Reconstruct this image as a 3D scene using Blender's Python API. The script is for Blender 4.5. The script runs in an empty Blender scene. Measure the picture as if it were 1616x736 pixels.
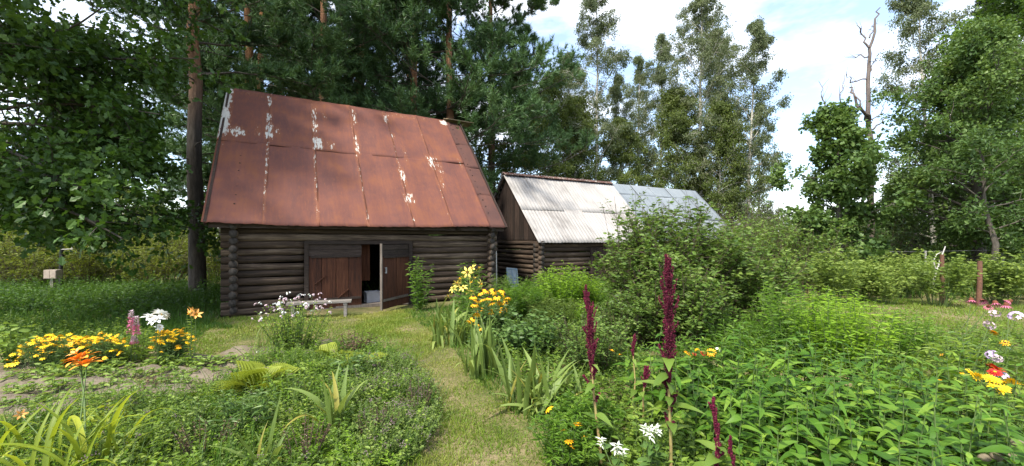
import bpy, math, random
import numpy as np
from mathutils import Vector, Matrix

# ------------------------------------------------------------------ camera, sky, sun, exposure
scene = bpy.context.scene
F, CX, HZ, EYE = 630.0, 808.0, 380.0, 1.65      # focal length in photo pixels, centre column, horizon row, eye height
cd = bpy.data.cameras.new('camera'); cam = bpy.data.objects.new('camera', cd)
scene.collection.objects.link(cam); scene.camera = cam
cd.sensor_width = 36.0; cd.lens = F / 1616 * 36.0; cd.shift_y = (HZ - 368) / 1616
cd.clip_start = 0.05; cd.clip_end = 3000
cam.location = (0, 0, EYE); cam.rotation_euler = (math.radians(90), 0, 0)

SUN_EL, SUN_AZ = 55.0, 218.0                    # azimuth from +Y towards +X
el, az = math.radians(SUN_EL), math.radians(SUN_AZ)
to_sun = Vector((math.sin(az) * math.cos(el), math.cos(az) * math.cos(el), math.sin(el)))
ld = bpy.data.lights.new('sun', 'SUN'); ld.energy = 2.9; ld.angle = math.radians(6); ld.color = (1.0, 0.94, 0.82)
sun = bpy.data.objects.new('sun', ld); scene.collection.objects.link(sun)
sun.rotation_euler = to_sun.to_track_quat('Z', 'Y').to_euler(); sun.location = (-8, -12, 20)

world = bpy.data.worlds.new('World'); scene.world = world; world.use_nodes = True
wn, wl = world.node_tree.nodes, world.node_tree.links
wn.clear()
wo = wn.new('ShaderNodeOutputWorld'); bg = wn.new('ShaderNodeBackground'); bg.inputs[1].default_value = 0.15
sky = wn.new('ShaderNodeTexSky'); sky.sky_type = 'NISHITA'; sky.sun_disc = False
sky.sun_elevation = el; sky.sun_rotation = az; sky.air_density = 1.0; sky.dust_density = 1.5; sky.ozone_density = 1.0
tc = wn.new('ShaderNodeTexCoord'); mp = wn.new('ShaderNodeMapping'); mp.inputs['Scale'].default_value = (1.2, 1.2, 3.4)
mp.inputs['Location'].default_value = (5.1, 0.1, 0.2)
nz = wn.new('ShaderNodeTexNoise'); nz.inputs['Scale'].default_value = 1.7; nz.inputs['Detail'].default_value = 7; nz.inputs['Roughness'].default_value = 0.55
cr = wn.new('ShaderNodeValToRGB'); cr.color_ramp.elements[0].color = (.10, .10, .10, 1); cr.color_ramp.elements[0].position = 0.44; cr.color_ramp.elements[1].position = 0.62
mx = wn.new('ShaderNodeMix'); mx.data_type = 'RGBA'; mx.inputs['B'].default_value = (4.6, 4.75, 5.0, 1)
wl.new(tc.outputs['Generated'], mp.inputs[0]); wl.new(mp.outputs[0], nz.inputs['Vector']); wl.new(nz.outputs['Fac'], cr.inputs[0])
wl.new(cr.outputs[0], mx.inputs['Factor']); wl.new(sky.outputs[0], mx.inputs['A']); wl.new(mx.outputs['Result'], bg.inputs[0])
wl.new(bg.outputs[0], wo.inputs[0])

scene.view_settings.view_transform = 'Standard'; scene.view_settings.look = 'None'
scene.view_settings.gamma = 1; scene.view_settings.use_curve_mapping = False
scene.view_settings.exposure = 1.5
scene.render.engine = 'CYCLES'
scene.cycles.max_bounces = 4; scene.cycles.diffuse_bounces = 3; scene.cycles.glossy_bounces = 1
scene.cycles.transmission_bounces = 3; scene.cycles.transparent_max_bounces = 4
scene.cycles.use_adaptive_sampling = True; scene.cycles.use_denoising = True

# ------------------------------------------------------------------ helpers
COL = scene.collection
def G(x, y, h=0.0):
    """point of height h seen at photo pixel (x, y)"""
    Z = F * (EYE - h) / (y - HZ); return np.array([(x - CX) / F * Z, Z, h])
def PZ(x, y, Z):
    return np.array([(x - CX) / F * Z, Z, EYE - (y - HZ) / F * Z])
def nrm(v): return v / np.maximum(np.linalg.norm(v, axis=-1, keepdims=True), 1e-9)
def RG(seed): return np.random.default_rng(seed)

class MB:
    def __init__(s): s.v = []; s.f = []; s.t = []; s.n = 0
    def add(s, V, Fc, tint=0.5, mat=0):
        V = np.asarray(V, float).reshape(-1, 3); Fc = np.asarray(Fc, int)
        s.v.append(V); s.f.append((Fc + s.n, mat)); s.n += len(V)
        s.t.append(np.broadcast_to(np.asarray(tint, float), (len(V),)).copy() if np.ndim(tint) == 0 else np.asarray(tint, float))
        return s
    def mesh(s, name, mats, smooth=False):
        m = bpy.data.meshes.new(name)
        V = np.concatenate(s.v); T = np.concatenate(s.t)
        li = np.concatenate([f.ravel() for f, _ in s.f])
        lt = np.concatenate([np.full(len(f), f.shape[1]) for f, _ in s.f])
        mi = np.concatenate([np.full(len(f), k) for f, k in s.f])
        ls = np.concatenate([[0], np.cumsum(lt)[:-1]])
        m.vertices.add(len(V)); m.vertices.foreach_set('co', V.astype(np.float32).ravel())
        m.loops.add(len(li)); m.loops.foreach_set('vertex_index', li.astype(np.int32))
        m.polygons.add(len(lt)); m.polygons.foreach_set('loop_start', ls.astype(np.int32))
        m.polygons.foreach_set('material_index', mi.astype(np.int32))
        m.polygons.foreach_set('use_smooth', np.full(len(lt), smooth))
        a = m.attributes.new('tint', 'FLOAT', 'POINT'); a.data.foreach_set('value', T.astype(np.float32))
        for k in (mats if isinstance(mats, (list, tuple)) else [mats]): m.materials.append(k)
        m.update(calc_edges=True); m.validate()
        return m
    def build(s, name, mats, parent=None, smooth=False):
        return ob(name, s.mesh(name, mats, smooth), parent)

def ob(name, mesh, parent=None, loc=None, rot=None, scale=None):
    o = bpy.data.objects.new(name, mesh); COL.objects.link(o)
    if parent is not None: o.parent = parent
    if loc is not None: o.location = [float(c) for c in loc]
    if rot is not None: o.rotation_euler = rot
    if scale is not None: o.scale = (scale,) * 3 if np.ndim(scale) == 0 else scale
    return o
def tag(o, label, cat, group=None, kind=None):
    o['label'] = label
    if cat: o['category'] = cat
    if group: o['group'] = group
    if kind: o['kind'] = kind
    return o
def thing(name, label, cat, loc=(0, 0, 0), rz=0, group=None):
    o = ob(name, None, None, loc, (0, 0, rz)); o.empty_display_size = 0.2
    return tag(o, label, cat, group)
def dup(root, loc, rz=0, scale=1.0, label=None):
    r = root.copy(); COL.objects.link(r); r.location = [float(c) for c in loc]; r.rotation_euler = (0, 0, rz); r.scale = (scale,) * 3
    if label: r['label'] = label
    for ch in list(root.children):
        c = ch.copy(); COL.objects.link(c); c.parent = r
        for g in list(ch.children):
            d = g.copy(); COL.objects.link(d); d.parent = c
    return r
def struct(o): o['kind'] = 'structure'; return o

def box(x0, x1, y0, y1, z0, z1):
    V = [(x, y, z) for z in (z0, z1) for y in (y0, y1) for x in (x0, x1)]
    return np.array(V, float), np.array([(0, 2, 3, 1), (4, 5, 7, 6), (0, 1, 5, 4), (2, 6, 7, 3), (0, 4, 6, 2), (1, 3, 7, 5)])

def tubes(P, r0, r1, sides=6, cap=False):
    """P (N,S,3) polylines -> tapered tubes"""
    P = np.asarray(P, float); N, S, _ = P.shape
    T = np.gradient(P, axis=1); T = nrm(T)
    ref = np.where(np.abs(T[:, :1, 2:3]) > 0.9, np.array([1.0, 0, 0]), np.array([0, 0, 1.0]))
    A = nrm(np.cross(T, np.broadcast_to(ref, T.shape))); B = np.cross(T, A)
    r0 = np.broadcast_to(np.asarray(r0, float), (N,)); r1 = np.broadcast_to(np.asarray(r1, float), (N,))
    k = np.linspace(0, 1, S)
    R = r0[:, None] * (1 - k) + r1[:, None] * k
    a = np.arange(sides) / sides * 2 * np.pi
    V = P[:, :, None] + R[:, :, None, None] * (np.cos(a)[:, None] * A[:, :, None] + np.sin(a)[:, None] * B[:, :, None])
    i = np.arange(sides); j = (i + 1) % sides
    q = np.stack([i, j, j + sides, i + sides], -1)
    q = (q[None] + np.arange(S - 1)[:, None, None] * sides).reshape(-1, 4)
    q = (q[None] + np.arange(N)[:, None, None] * S * sides).reshape(-1, 4)
    return V.reshape(-1, 3), q

def grow(p0, d, L, nseg, grav, wob, rng):
    p = np.array(p0, float); d = nrm(np.array(d, float)); L = np.broadcast_to(np.asarray(L, float), (len(p),))
    pts = [p]
    g = np.zeros((len(p), 3)); g[:, 2] = np.broadcast_to(np.asarray(grav, float), (len(p),))
    for s in range(nseg):
        d = nrm(d + g / nseg + wob * rng.normal(size=d.shape))
        p = p + d * (L / nseg)[:, None]; pts.append(p)
    return np.stack(pts, 1)
def along(P, idx, t):
    S = P.shape[1] - 1; f = np.clip(t * S, 0, S - 1e-6); k = f.astype(int); w = (f - k)[:, None]
    a, b = P[idx, k], P[idx, k + 1]
    return a * (1 - w) + b * w, nrm(b - a)

def inst(T, pos, yd, nv, size, sx=1.0):
    """copies of template T (V along +Y, normal +Z) -> V, F"""
    V, Fc = T; y = nrm(yd); x = nrm(np.cross(y, nv)); z = np.cross(x, y); N = len(pos)
    size = np.broadcast_to(np.asarray(size, float), (N,)); sx = np.broadcast_to(np.asarray(sx, float), (N,))
    W = (V[None, :, 0:1] * sx[:, None, None] * x[:, None] + V[None, :, 1:2] * y[:, None] + V[None, :, 2:3] * z[:, None])
    W = pos[:, None] + W * size[:, None, None]
    FF = (Fc[None] + np.arange(N)[:, None, None] * len(V)).reshape(-1, Fc.shape[1])
    return W.reshape(-1, 3), FF

# ---- leaf templates (unit length)
def t_diamond(w=0.5, fold=0.12):
    V = np.array([(0, 0, 0), (w / 2, .45, fold), (0, 1, 0), (-w / 2, .45, fold)]); return V, np.array([(0, 1, 2), (0, 2, 3)])
def t_leaf(w=0.45, n=5, fold=0.08, droop=0.25, peak=0.38, tip=1.4):
    ys = np.linspace(0, 1, n + 1); V = []; Fc = []
    for y in ys:
        wy = w / 2 * (np.sin(np.pi * y ** (np.log(.5) / np.log(peak))) ** 0.8 if 0 < y < 1 else 0.01)
        wy *= 1 - .25 * y ** tip
        z = -droop * y * y
        V += [(-wy, y, z + fold * wy * 2), (0, y, z), (wy, y, z + fold * wy * 2)]
    for i in range(n):
        a = 3 * i; Fc += [(a, a + 1, a + 4, a + 3), (a + 1, a + 2, a + 5, a + 4)]
    return np.array(V), np.array(Fc)
def t_kite(w=0.5, droop=.15, fold=.06):
    V = np.array([(0, 0, 0), (w * .40, .22, fold), (w * .44, .55, fold - droop * .3), (0, 1, -droop), (-w * .44, .55, fold - droop * .3), (-w * .40, .22, fold)]); return V, np.array([(0, 1, 2, 3), (0, 3, 4, 5)])
def t_half5(pr, droop=.12):
    V = [(0, 0, 0)] + [(x, y, .1 * x - droop * y * y) for x, y in pr] + [(0, 1, -droop)] + [(-x, y, .1 * x - droop * y * y) for x, y in pr[::-1]]
    n = len(pr); return np.array(V), np.array([tuple(range(0, n + 2)), (0,) + tuple(range(n + 1, 2 * n + 2))])
def t_blade(w=0.03, n=4, bend=0.3, fold=0.3):
    ys = np.linspace(0, 1, n + 1); V = []; Fc = []
    y = z = 0.0
    for i, s in enumerate(ys):
        wy = w / 2 * min(1, (1 - s) * 2.2 + 0.02) * (0.75 + 0.25 * min(1, s * 4))
        ang = bend * 2.2 * s * s
        if i: y += math.cos(ang) / n; z -= math.sin(ang) / n
        V += [(-wy, y, z + fold * wy), (0, y, z), (wy, y, z + fold * wy)]
    for i in range(n):
        a = 3 * i; Fc += [(a, a + 1, a + 4, a + 3), (a + 1, a + 2, a + 5, a + 4)]
    return np.array(V), np.array(Fc)
def t_blade1(w=0.05, bend=0.25):
    return np.array([(-w / 2, 0, 0), (w / 2, 0, 0), (w * .35, .55, -bend * .3), (-w * .35, .55, -bend * .3), (0, 1, -bend)]), np.array([(0, 1, 2), (0, 2, 3), (3, 2, 4)])
def t_lobed(kind='oak'):
    if kind == 'oak':
        pr = [(.03, 0), (.26, .28), (.15, .42), (.36, .62), (.18, .76), (0, 1.0)]
    else:
        pr = [(.04, 0), (.44, .16), (.26, .30), (.54, .56), (.20, .56), (.0, 1.05)]
    V = []; Fc = []
    for x, y in pr: V += [(-x, y, .10 * x - .12 * y * y), (0, y, -.12 * y * y), (x, y, .10 * x - .12 * y * y)]
    for i in range(len(pr) - 1):
        a = 3 * i; Fc += [(a, a + 1, a + 4, a + 3), (a + 1, a + 2, a + 5, a + 4)]
    return np.array(V), np.array(Fc)
def t_tuft(n=12, spread=1.0, w=0.09, seed=3):
    r = RG(seed); V = []; Fc = []
    for i in range(n):
        a = i * 2.4; ph = spread * (0.15 + 0.85 * (i + .5) / n)
        d = np.array([math.sin(ph) * math.cos(a), math.cos(ph), math.sin(ph) * math.sin(a)])
        s = nrm(np.cross(d, r.normal(size=3))) * w / 2; b = np.array([0, r.uniform(-.15, .1), 0]); k = len(V)
        V += [b - s, b + s, b + d * r.uniform(.75, 1.1)]; Fc.append((k, k + 1, k + 2))
    return np.array(V), np.array(Fc)
OCT = (np.array([(1, 0, 0), (-1, 0, 0), (0, 1, 0), (0, -1, 0), (0, 0, 1), (0, 0, -1)], float) * .5,
       np.array([(0, 2, 4), (2, 1, 4), (1, 3, 4), (3, 0, 4), (2, 0, 5), (1, 2, 5), (3, 1, 5), (0, 3, 5)]))
DIA = t_diamond(); DIAW = t_diamond(.7); DIAN = t_diamond(.28); LEAF = t_leaf(); LEAFN = t_kite(.24, .25, .04); LEAF3 = t_kite(.5)
OAK = t_half5([(.27, .30), (.15, .45), (.36, .66)]); MAPLE = t_half5([(.46, .14), (.25, .38), (.50, .62)]); TUFT = t_tuft(9, 1.15, .15); BL1 = t_blade1()

# ---- materials
def newmat(name):
    m = bpy.data.materials.new(name); m.use_nodes = True; nt = m.node_tree
    b = nt.nodes['Principled BSDF']; b.inputs['Specular IOR Level'].default_value = 0.3
    return m, nt.nodes, nt.links, b
def ramp(nodes, stops):
    r = nodes.new('ShaderNodeValToRGB'); e = r.color_ramp.elements
    while len(e) < len(stops): e.new(0.5)
    for k, (p, c) in enumerate(stops): e[k].position = p; e[k].color = (*c, 1)
    return r
def math_n(nodes, links, op, a, b=None, clamp=False):
    n = nodes.new('ShaderNodeMath'); n.operation = op; n.use_clamp = clamp
    for i, v in enumerate((a, b)):
        if v is None: continue
        if isinstance(v, (int, float)): n.inputs[i].default_value = v
        else: links.new(v, n.inputs[i])
    return n.outputs[0]
def noise(nodes, links, vec, scale, detail=4, rough=.55):
    n = nodes.new('ShaderNodeTexNoise'); n.inputs['Scale'].default_value = scale; n.inputs['Detail'].default_value = detail; n.inputs['Roughness'].default_value = rough
    if vec is not None: links.new(vec, n.inputs['Vector'])
    return n.outputs['Fac']
def mixc(nodes, links, f, a, b):
    n = nodes.new('ShaderNodeMix'); n.data_type = 'RGBA'
    for k, v in (('Factor', f), ('A', a), ('B', b)):
        if isinstance(v, tuple): n.inputs[k].default_value = (*v, 1)
        elif isinstance(v, (int, float)): n.inputs[k].default_value = v
        else: links.new(v, n.inputs[k])
    return n.outputs['Result']
def mapped(nodes, links, scale=(1, 1, 1), coord='Object'):
    t = nodes.new('ShaderNodeTexCoord'); m = nodes.new('ShaderNodeMapping'); m.inputs['Scale'].default_value = scale
    links.new(t.outputs[coord], m.inputs[0]); return m.outputs[0]
def bump(nodes, links, b, h, strength=.4, dist=.02):
    n = nodes.new('ShaderNodeBump'); n.inputs['Strength'].default_value = strength; n.inputs['Distance'].default_value = dist
    links.new(h, n.inputs['Height']); links.new(n.outputs[0], b.inputs['Normal'])

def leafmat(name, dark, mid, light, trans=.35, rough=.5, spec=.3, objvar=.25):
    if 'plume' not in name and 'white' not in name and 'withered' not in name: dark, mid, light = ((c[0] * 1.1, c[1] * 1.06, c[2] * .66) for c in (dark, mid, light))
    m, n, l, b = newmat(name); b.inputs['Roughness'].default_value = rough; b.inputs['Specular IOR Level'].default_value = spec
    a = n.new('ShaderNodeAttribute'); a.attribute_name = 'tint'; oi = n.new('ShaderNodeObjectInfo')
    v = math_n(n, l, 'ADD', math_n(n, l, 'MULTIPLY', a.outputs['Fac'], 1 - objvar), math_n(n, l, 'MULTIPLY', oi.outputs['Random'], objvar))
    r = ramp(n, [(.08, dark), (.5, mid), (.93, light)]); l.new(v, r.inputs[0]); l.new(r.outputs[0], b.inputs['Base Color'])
    if trans:
        t = n.new('ShaderNodeBsdfTranslucent'); ms = n.new('ShaderNodeMixShader'); ms.inputs[0].default_value = trans
        tcx = mixc(n, l, .5, r.outputs[0], (light[0] * 1.2, light[1] * 1.25, light[2] * .5)); l.new(tcx, t.inputs[0])
        l.new(b.outputs[0], ms.inputs[1]); l.new(t.outputs[0], ms.inputs[2]); l.new(ms.outputs[0], n['Material Output'].inputs[0])
    return m
def plain(name, c1, c2=None, scale=30, rough=.7, coordscale=(1, 1, 1), bumpk=0):
    m, n, l, b = newmat(name); b.inputs['Roughness'].default_value = rough
    c2 = c2 or tuple(x * .7 for x in c1)
    f = noise(n, l, mapped(n, l, coordscale), scale); r = ramp(n, [(.3, c2), (.7, c1)]); l.new(f, r.inputs[0]); l.new(r.outputs[0], b.inputs['Base Color'])
    if bumpk: bump(n, l, b, f, bumpk)
    return m
def bark(name, low, high, z0, z1, vs=(9, 9, 1.6)):
    """bark whose kind changes with height above the tree's foot (scaly grey plates below, flaky orange above)"""
    m, n, l, b = newmat(name); b.inputs['Roughness'].default_value = .9
    v = mapped(n, l, vs); f = noise(n, l, v, 2.0, 6, .65)
    t = n.new('ShaderNodeTexCoord'); s = n.new('ShaderNodeSeparateXYZ'); l.new(t.outputs['Object'], s.inputs[0])
    mr = n.new('ShaderNodeMapRange'); mr.inputs[1].default_value = z0; mr.inputs[2].default_value = z1; l.new(s.outputs[2], mr.inputs[0])
    r1 = ramp(n, [(.3, tuple(c * .35 for c in low)), (.65, low)]); r2 = ramp(n, [(.3, tuple(c * .45 for c in high)), (.6, high)])
    l.new(f, r1.inputs[0]); l.new(f, r2.inputs[0]); c = mixc(n, l, mr.outputs[0], r1.outputs[0], r2.outputs[0])
    l.new(c, b.inputs['Base Color']); bump(n, l, b, f, .8, .04); return m

M = {}
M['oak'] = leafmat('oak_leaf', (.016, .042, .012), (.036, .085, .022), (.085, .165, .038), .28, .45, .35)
M['maple'] = leafmat('maple_leaf', (.035, .078, .018), (.075, .15, .034), (.15, .24, .06), .38)
M['alder'] = leafmat('alder_leaf', (.026, .060, .022), (.060, .118, .042), (.125, .195, .075), .32)
M['birch'] = leafmat('birch_leaf', (.045, .070, .052), (.095, .130, .098), (.18, .215, .165), .38)
M['birchy'] = leafmat('young_birch_leaf', (.038, .062, .02), (.082, .12, .036), (.155, .20, .065), .35)
M['pine'] = leafmat('pine_needle', (.022, .052, .032), (.052, .112, .062), (.10, .18, .095), .18, .5)
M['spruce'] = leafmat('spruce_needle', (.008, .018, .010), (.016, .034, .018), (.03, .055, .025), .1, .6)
M['shrub'] = leafmat('shrub_leaf', (.040, .080, .022), (.095, .17, .050), (.20, .28, .10), .35)
M['thicket'] = leafmat('thicket_leaf', (.055, .085, .016), (.125, .17, .032), (.22, .26, .06), .4)
M['bright'] = leafmat('bright_leaf', (.070, .15, .016), (.155, .29, .034), (.29, .44, .07), .42)
M['big'] = leafmat('broad_leaf', (.024, .070, .012), (.064, .152, .024), (.175, .28, .05), .30, .5, .22, .5)
M['goldrod'] = leafmat('narrow_leaf', (.035, .09, .014), (.085, .18, .03), (.20, .33, .065), .38)
M['peony'] = leafmat('peony_leaf', (.028, .065, .022), (.065, .13, .046), (.12, .20, .08), .28, .45, .35)
M['iris'] = leafmat('iris_blade', (.065, .11, .034), (.14, .21, .08), (.27, .33, .14), .32)
M['irisdry'] = leafmat('iris_blade_dry', (.16, .16, .045), (.24, .23, .07), (.34, .31, .12), .3)
M['daylily'] = leafmat('daylily_blade', (.10, .16, .022), (.22, .29, .04), (.38, .42, .08), .42)
M['fern'] = leafmat('fern_frond', (.12, .17, .026), (.22, .28, .046), (.34, .39, .08), .42)
M['weed'] = leafmat('weed_leaf', (.040, .088, .018), (.115, .20, .040), (.24, .33, .08), .38)
M['oregano'] = leafmat('oregano_leaf', (.045, .085, .026), (.10, .165, .05), (.19, .25, .095), .35)
M['seedling'] = leafmat('seedling_leaf', (.07, .13, .036), (.14, .23, .06), (.24, .33, .11), .35)
M['lawn'] = leafmat('lawn_blade', (.060, .125, .018), (.125, .21, .034), (.28, .29, .11), .3)
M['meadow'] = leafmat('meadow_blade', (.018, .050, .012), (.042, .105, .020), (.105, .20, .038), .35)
M['rasp'] = leafmat('raspberry_leaf', (.07, .12, .035), (.145, .22, .065), (.26, .34, .13), .38)
M['dryleaf'] = leafmat('withered_leaf', (.035, .022, .014), (.08, .05, .03), (.14, .09, .05), .2)
M['amaleaf'] = leafmat('amaranth_leaf', (.06, .12, .03), (.12, .20, .05), (.20, .28, .09), .35)
M['varieg'] = leafmat('white_edged_leaf', (.5, .55, .45), (.68, .72, .62), (.8, .82, .76), .3)
M['plume'] = leafmat('amaranth_plume', (.032, .002, .008), (.085, .004, .020), (.17, .010, .042), .12, .75)
M['redstem'] = plain('red_green_stem', (.30, .29, .09), (.26, .15, .08), 9)
M['greenstem'] = plain('green_stem', (.10, .15, .04), (.06, .10, .03), 12)
M['brownstem'] = plain('brown_stem', (.11, .085, .055), (.06, .045, .03), 20)
M['yellow'] = plain('yellow_petal', (.85, .58, .012), (.80, .48, .008), 15, .6)
M['gold'] = plain('golden_petal', (.82, .44, .008), (.76, .34, .006), 15, .6)
M['paleyel'] = plain('pale_yellow_petal', (.82, .68, .16), (.75, .55, .08), 15, .6)
M['orange'] = plain('orange_petal', (.85, .34, .04), (.80, .24, .02), 15, .6)
M['apricot'] = plain('apricot_petal', (.80, .42, .12), (.72, .30, .06), 15, .6)
M['white'] = plain('white_petal', (.82, .82, .78), (.72, .73, .68), 15, .6)
M['pinkish'] = plain('pale_pink_petal', (.56, .44, .47), (.44, .32, .36), 15, .6)
M['lilac'] = plain('lilac_petal', (.62, .48, .66), (.50, .36, .55), 15, .6)
M['lupin'] = plain('lupin_pink', (.62, .22, .34), (.50, .12, .24), 25, .6)
M['echin'] = plain('coneflower_petal', (.50, .14, .22), (.40, .10, .17), 15, .6)
M['red'] = plain('red_petal', (.55, .03, .02), (.42, .02, .015), 15, .6)
M['mauve'] = plain('oregano_flower', (.20, .14, .15), (.13, .09, .09), 25, .7)
M['cone'] = plain('dark_cone', (.035, .018, .010), (.02, .01, .006), 60, .8)
M['conered'] = plain('rust_cone', (.16, .05, .02), (.09, .03, .015), 60, .8)
M['stone'] = plain('pale_stone', (.50, .48, .44), (.32, .31, .28), 14, .85, bumpk=.3)
M['bstone'] = plain('beige_stone', (.22, .18, .12), (.11, .09, .06), 18, .85, bumpk=.4)
M['pinebark'] = bark('pine_bark', (.10, .085, .07), (.30, .15, .08), 5.0, 8.0)
M['pinebark2'] = bark('orange_pine_bark', (.26, .13, .07), (.42, .20, .09), 2.0, 5.0)
M['bark'] = bark('grey_bark', (.12, .105, .085), (.10, .085, .07), 2, 6)
M['deadbark'] = bark('dead_wood', (.17, .135, .115), (.17, .14, .125), 2, 6, (10, 10, 1.2))
def birchbark():
    m, n, l, b = newmat('birch_bark'); b.inputs['Roughness'].default_value = .7
    f = noise(n, l, mapped(n, l, (3, 3, 9)), 3, 5, .6); r = ramp(n, [(.36, (.05, .045, .04)), (.46, (.42, .40, .34)), (.8, (.58, .55, .48))])
    l.new(f, r.inputs[0]); l.new(r.outputs[0], b.inputs['Base Color']); return m
M['birchbark'] = birchbark()

def wood(name, c, grey, dark, scale=(1.2, 18, 18), rough=.85):
    m, n, l, b = newmat(name); b.inputs['Roughness'].default_value = rough
    oi = n.new('ShaderNodeObjectInfo'); t = n.new('ShaderNodeTexCoord'); mpn = n.new('ShaderNodeMapping'); mpn.inputs['Scale'].default_value = scale
    l.new(t.outputs['Object'], mpn.inputs[0])
    va = n.new('ShaderNodeVectorMath'); va.operation = 'ADD'; cb = n.new('ShaderNodeCombineXYZ')
    for k in range(3): l.new(math_n(n, l, 'MULTIPLY', oi.outputs['Random'], 37.0 + 11 * k), cb.inputs[k])
    l.new(mpn.outputs[0], va.inputs[0]); l.new(cb.outputs[0], va.inputs[1])
    f = noise(n, l, va.outputs[0], 1.6, 6, .65); f2 = noise(n, l, t.outputs['Object'], 1.1, 3)
    r = ramp(n, [(.3, dark), (.55, c), (.8, grey)])
    v = math_n(n, l, 'ADD', math_n(n, l, 'MULTIPLY', f, .75), math_n(n, l, 'MULTIPLY', f2, .3)); v = math_n(n, l, 'ADD', v, math_n(n, l, 'MULTIPLY', math_n(n, l, 'SUBTRACT', oi.outputs['Random'], .5), .22))
    l.new(v, r.inputs[0]); l.new(r.outputs[0], b.inputs['Base Color']); bump(n, l, b, f, .6, .02); return m
M['log'] = wood('weathered_log', (.052, .034, .022), (.19, .142, .098), (.010, .007, .005))
M['logy'] = wood('weathered_log_side', (.052, .034, .022), (.19, .142, .098), (.010, .007, .005), (18, 1.2, 18))
M['gableplank'] = wood('gable_plank', (.026, .016, .012), (.068, .044, .033), (.010, .007, .005), (22, 22, 1.4))
M['door'] = wood('red_brown_door', (.070, .024, .011), (.15, .062, .030), (.016, .007, .005), (20, 20, 1.2))
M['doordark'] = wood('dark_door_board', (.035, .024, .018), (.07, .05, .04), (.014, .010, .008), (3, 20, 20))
M['palewood'] = wood('pale_weathered_wood', (.19, .17, .15), (.30, .275, .25), (.10, .09, .08), (2, 25, 25))
M['edgewood'] = wood('pale_edge_wood', (.15, .125, .105), (.25, .22, .19), (.07, .058, .047), (25, 25, 2))
M['ridgewood'] = wood('ridge_board', (.16, .12, .075), (.26, .20, .13), (.06, .045, .03), (1.5, 20, 20))
M['endgrain'] = plain('log_end_grain', (.055, .047, .04), (.018, .015, .012), 22, .9)
M['tarpost'] = plain('black_post', (.02, .02, .02), (.012, .012, .012), 20, .6)
M['wire'] = plain('galvanised_wire', (.30, .30, .29), (.2, .2, .2), 20, .5)
M['rustpost'] = plain('rusty_post', (.17, .08, .05), (.08, .045, .03), 20, .9, bumpk=.3)
M['greypost'] = plain('pale_stake', (.50, .48, .44), (.35, .33, .30), 10, .8, (20, 20, 2))
M['cream'] = plain('cream_metal', (.36, .30, .24), (.26, .21, .17), 8, .5)
M['blue'] = plain('blue_paint', (.08, .15, .22), (.22, .24, .23), 7, .6)
M['glass'] = plain('dusty_glass', (.20, .24, .26), (.12, .15, .16), 5, .2)
M['crate'] = plain('pale_plastic', (.55, .56, .58), (.42, .43, .45), 6, .5)

def rustmat(name, a, bcol, c, paintc=(.52, .50, .45)):
    m, n, l, b = newmat(name); b.inputs['Roughness'].default_value = .72; b.inputs['Specular IOR Level'].default_value = .25
    t = n.new('ShaderNodeTexCoord'); o = t.outputs['Object']
    f1 = noise(n, l, mapped(n, l, (.9, .9, .9)), 1.6, 5, .6); f2 = noise(n, l, mapped(n, l, (7, .7, .7)), 1.5, 6, .65); f3 = noise(n, l, o, 30, 3, .6)
    v = math_n(n, l, 'ADD', math_n(n, l, 'MULTIPLY', f1, .56), math_n(n, l, 'MULTIPLY', f2, .32)); v = math_n(n, l, 'ADD', v, math_n(n, l, 'MULTIPLY', f3, .03))
    r = ramp(n, [(.36, a), (.47, bcol), (.64, c)]); l.new(v, r.inputs[0])
    at = n.new('ShaderNodeAttribute'); at.attribute_name = 'tint'
    pf = noise(n, l, mapped(n, l, (11, 2.6, 2.6)), 2.2, 6, .7)
    e = math_n(n, l, 'ADD', at.outputs['Fac'], math_n(n, l, 'MULTIPLY', math_n(n, l, 'SUBTRACT', pf, .5), 2.2))
    k = n.new('ShaderNodeMapRange'); k.inputs[1].default_value = .60; k.inputs[2].default_value = .70; l.new(e, k.inputs[0])
    halo = n.new('ShaderNodeMapRange'); halo.inputs[1].default_value = .05; halo.inputs[2].default_value = .6; halo.inputs[4].default_value = .75; l.new(e, halo.inputs[0])
    c1 = mixc(n, l, halo.outputs[0], r.outputs[0], c)
    pc = ramp(n, [(.3, tuple(x * .75 for x in paintc)), (.6, paintc)]); l.new(f2, pc.inputs[0])
    l.new(mixc(n, l, k.outputs[0], c1, pc.outputs[0]), b.inputs['Base Color']); bump(n, l, b, f3, .12, .006); return m
M['rust'] = rustmat('rusty_sheet', (.102, .041, .034), (.132, .049, .035), (.19, .069, .030))
M['rustp'] = rustmat('purple_rusty_sheet', (.062, .030, .026), (.082, .037, .029), (.115, .046, .032))
def sheetmat(name, a, c, st):
    m, n, l, b = newmat(name); b.inputs['Roughness'].default_value = .7
    oi = n.new('ShaderNodeObjectInfo'); f = noise(n, l, mapped(n, l, (7, .6, .6)), 2.2, 6, .65); g = noise(n, l, mapped(n, l), 1.3, 4)
    v = math_n(n, l, 'ADD', math_n(n, l, 'MULTIPLY', f, .6), math_n(n, l, 'MULTIPLY', g, .4)); v = math_n(n, l, 'ADD', v, math_n(n, l, 'MULTIPLY', math_n(n, l, 'SUBTRACT', oi.outputs['Random'], .5), .16))
    r = ramp(n, [(.33, st), (.47, a), (.62, c)]); l.new(v, r.inputs[0]); l.new(r.outputs[0], b.inputs['Base Color']); return m
M['slate'] = sheetmat('pale_corrugated_sheet', (.30, .282, .265), (.36, .342, .325), (.19, .175, .162))
M['zinc'] = sheetmat('grey_metal_sheet', (.185, .212, .236), (.22, .248, .27), (.14, .158, .176))

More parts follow.
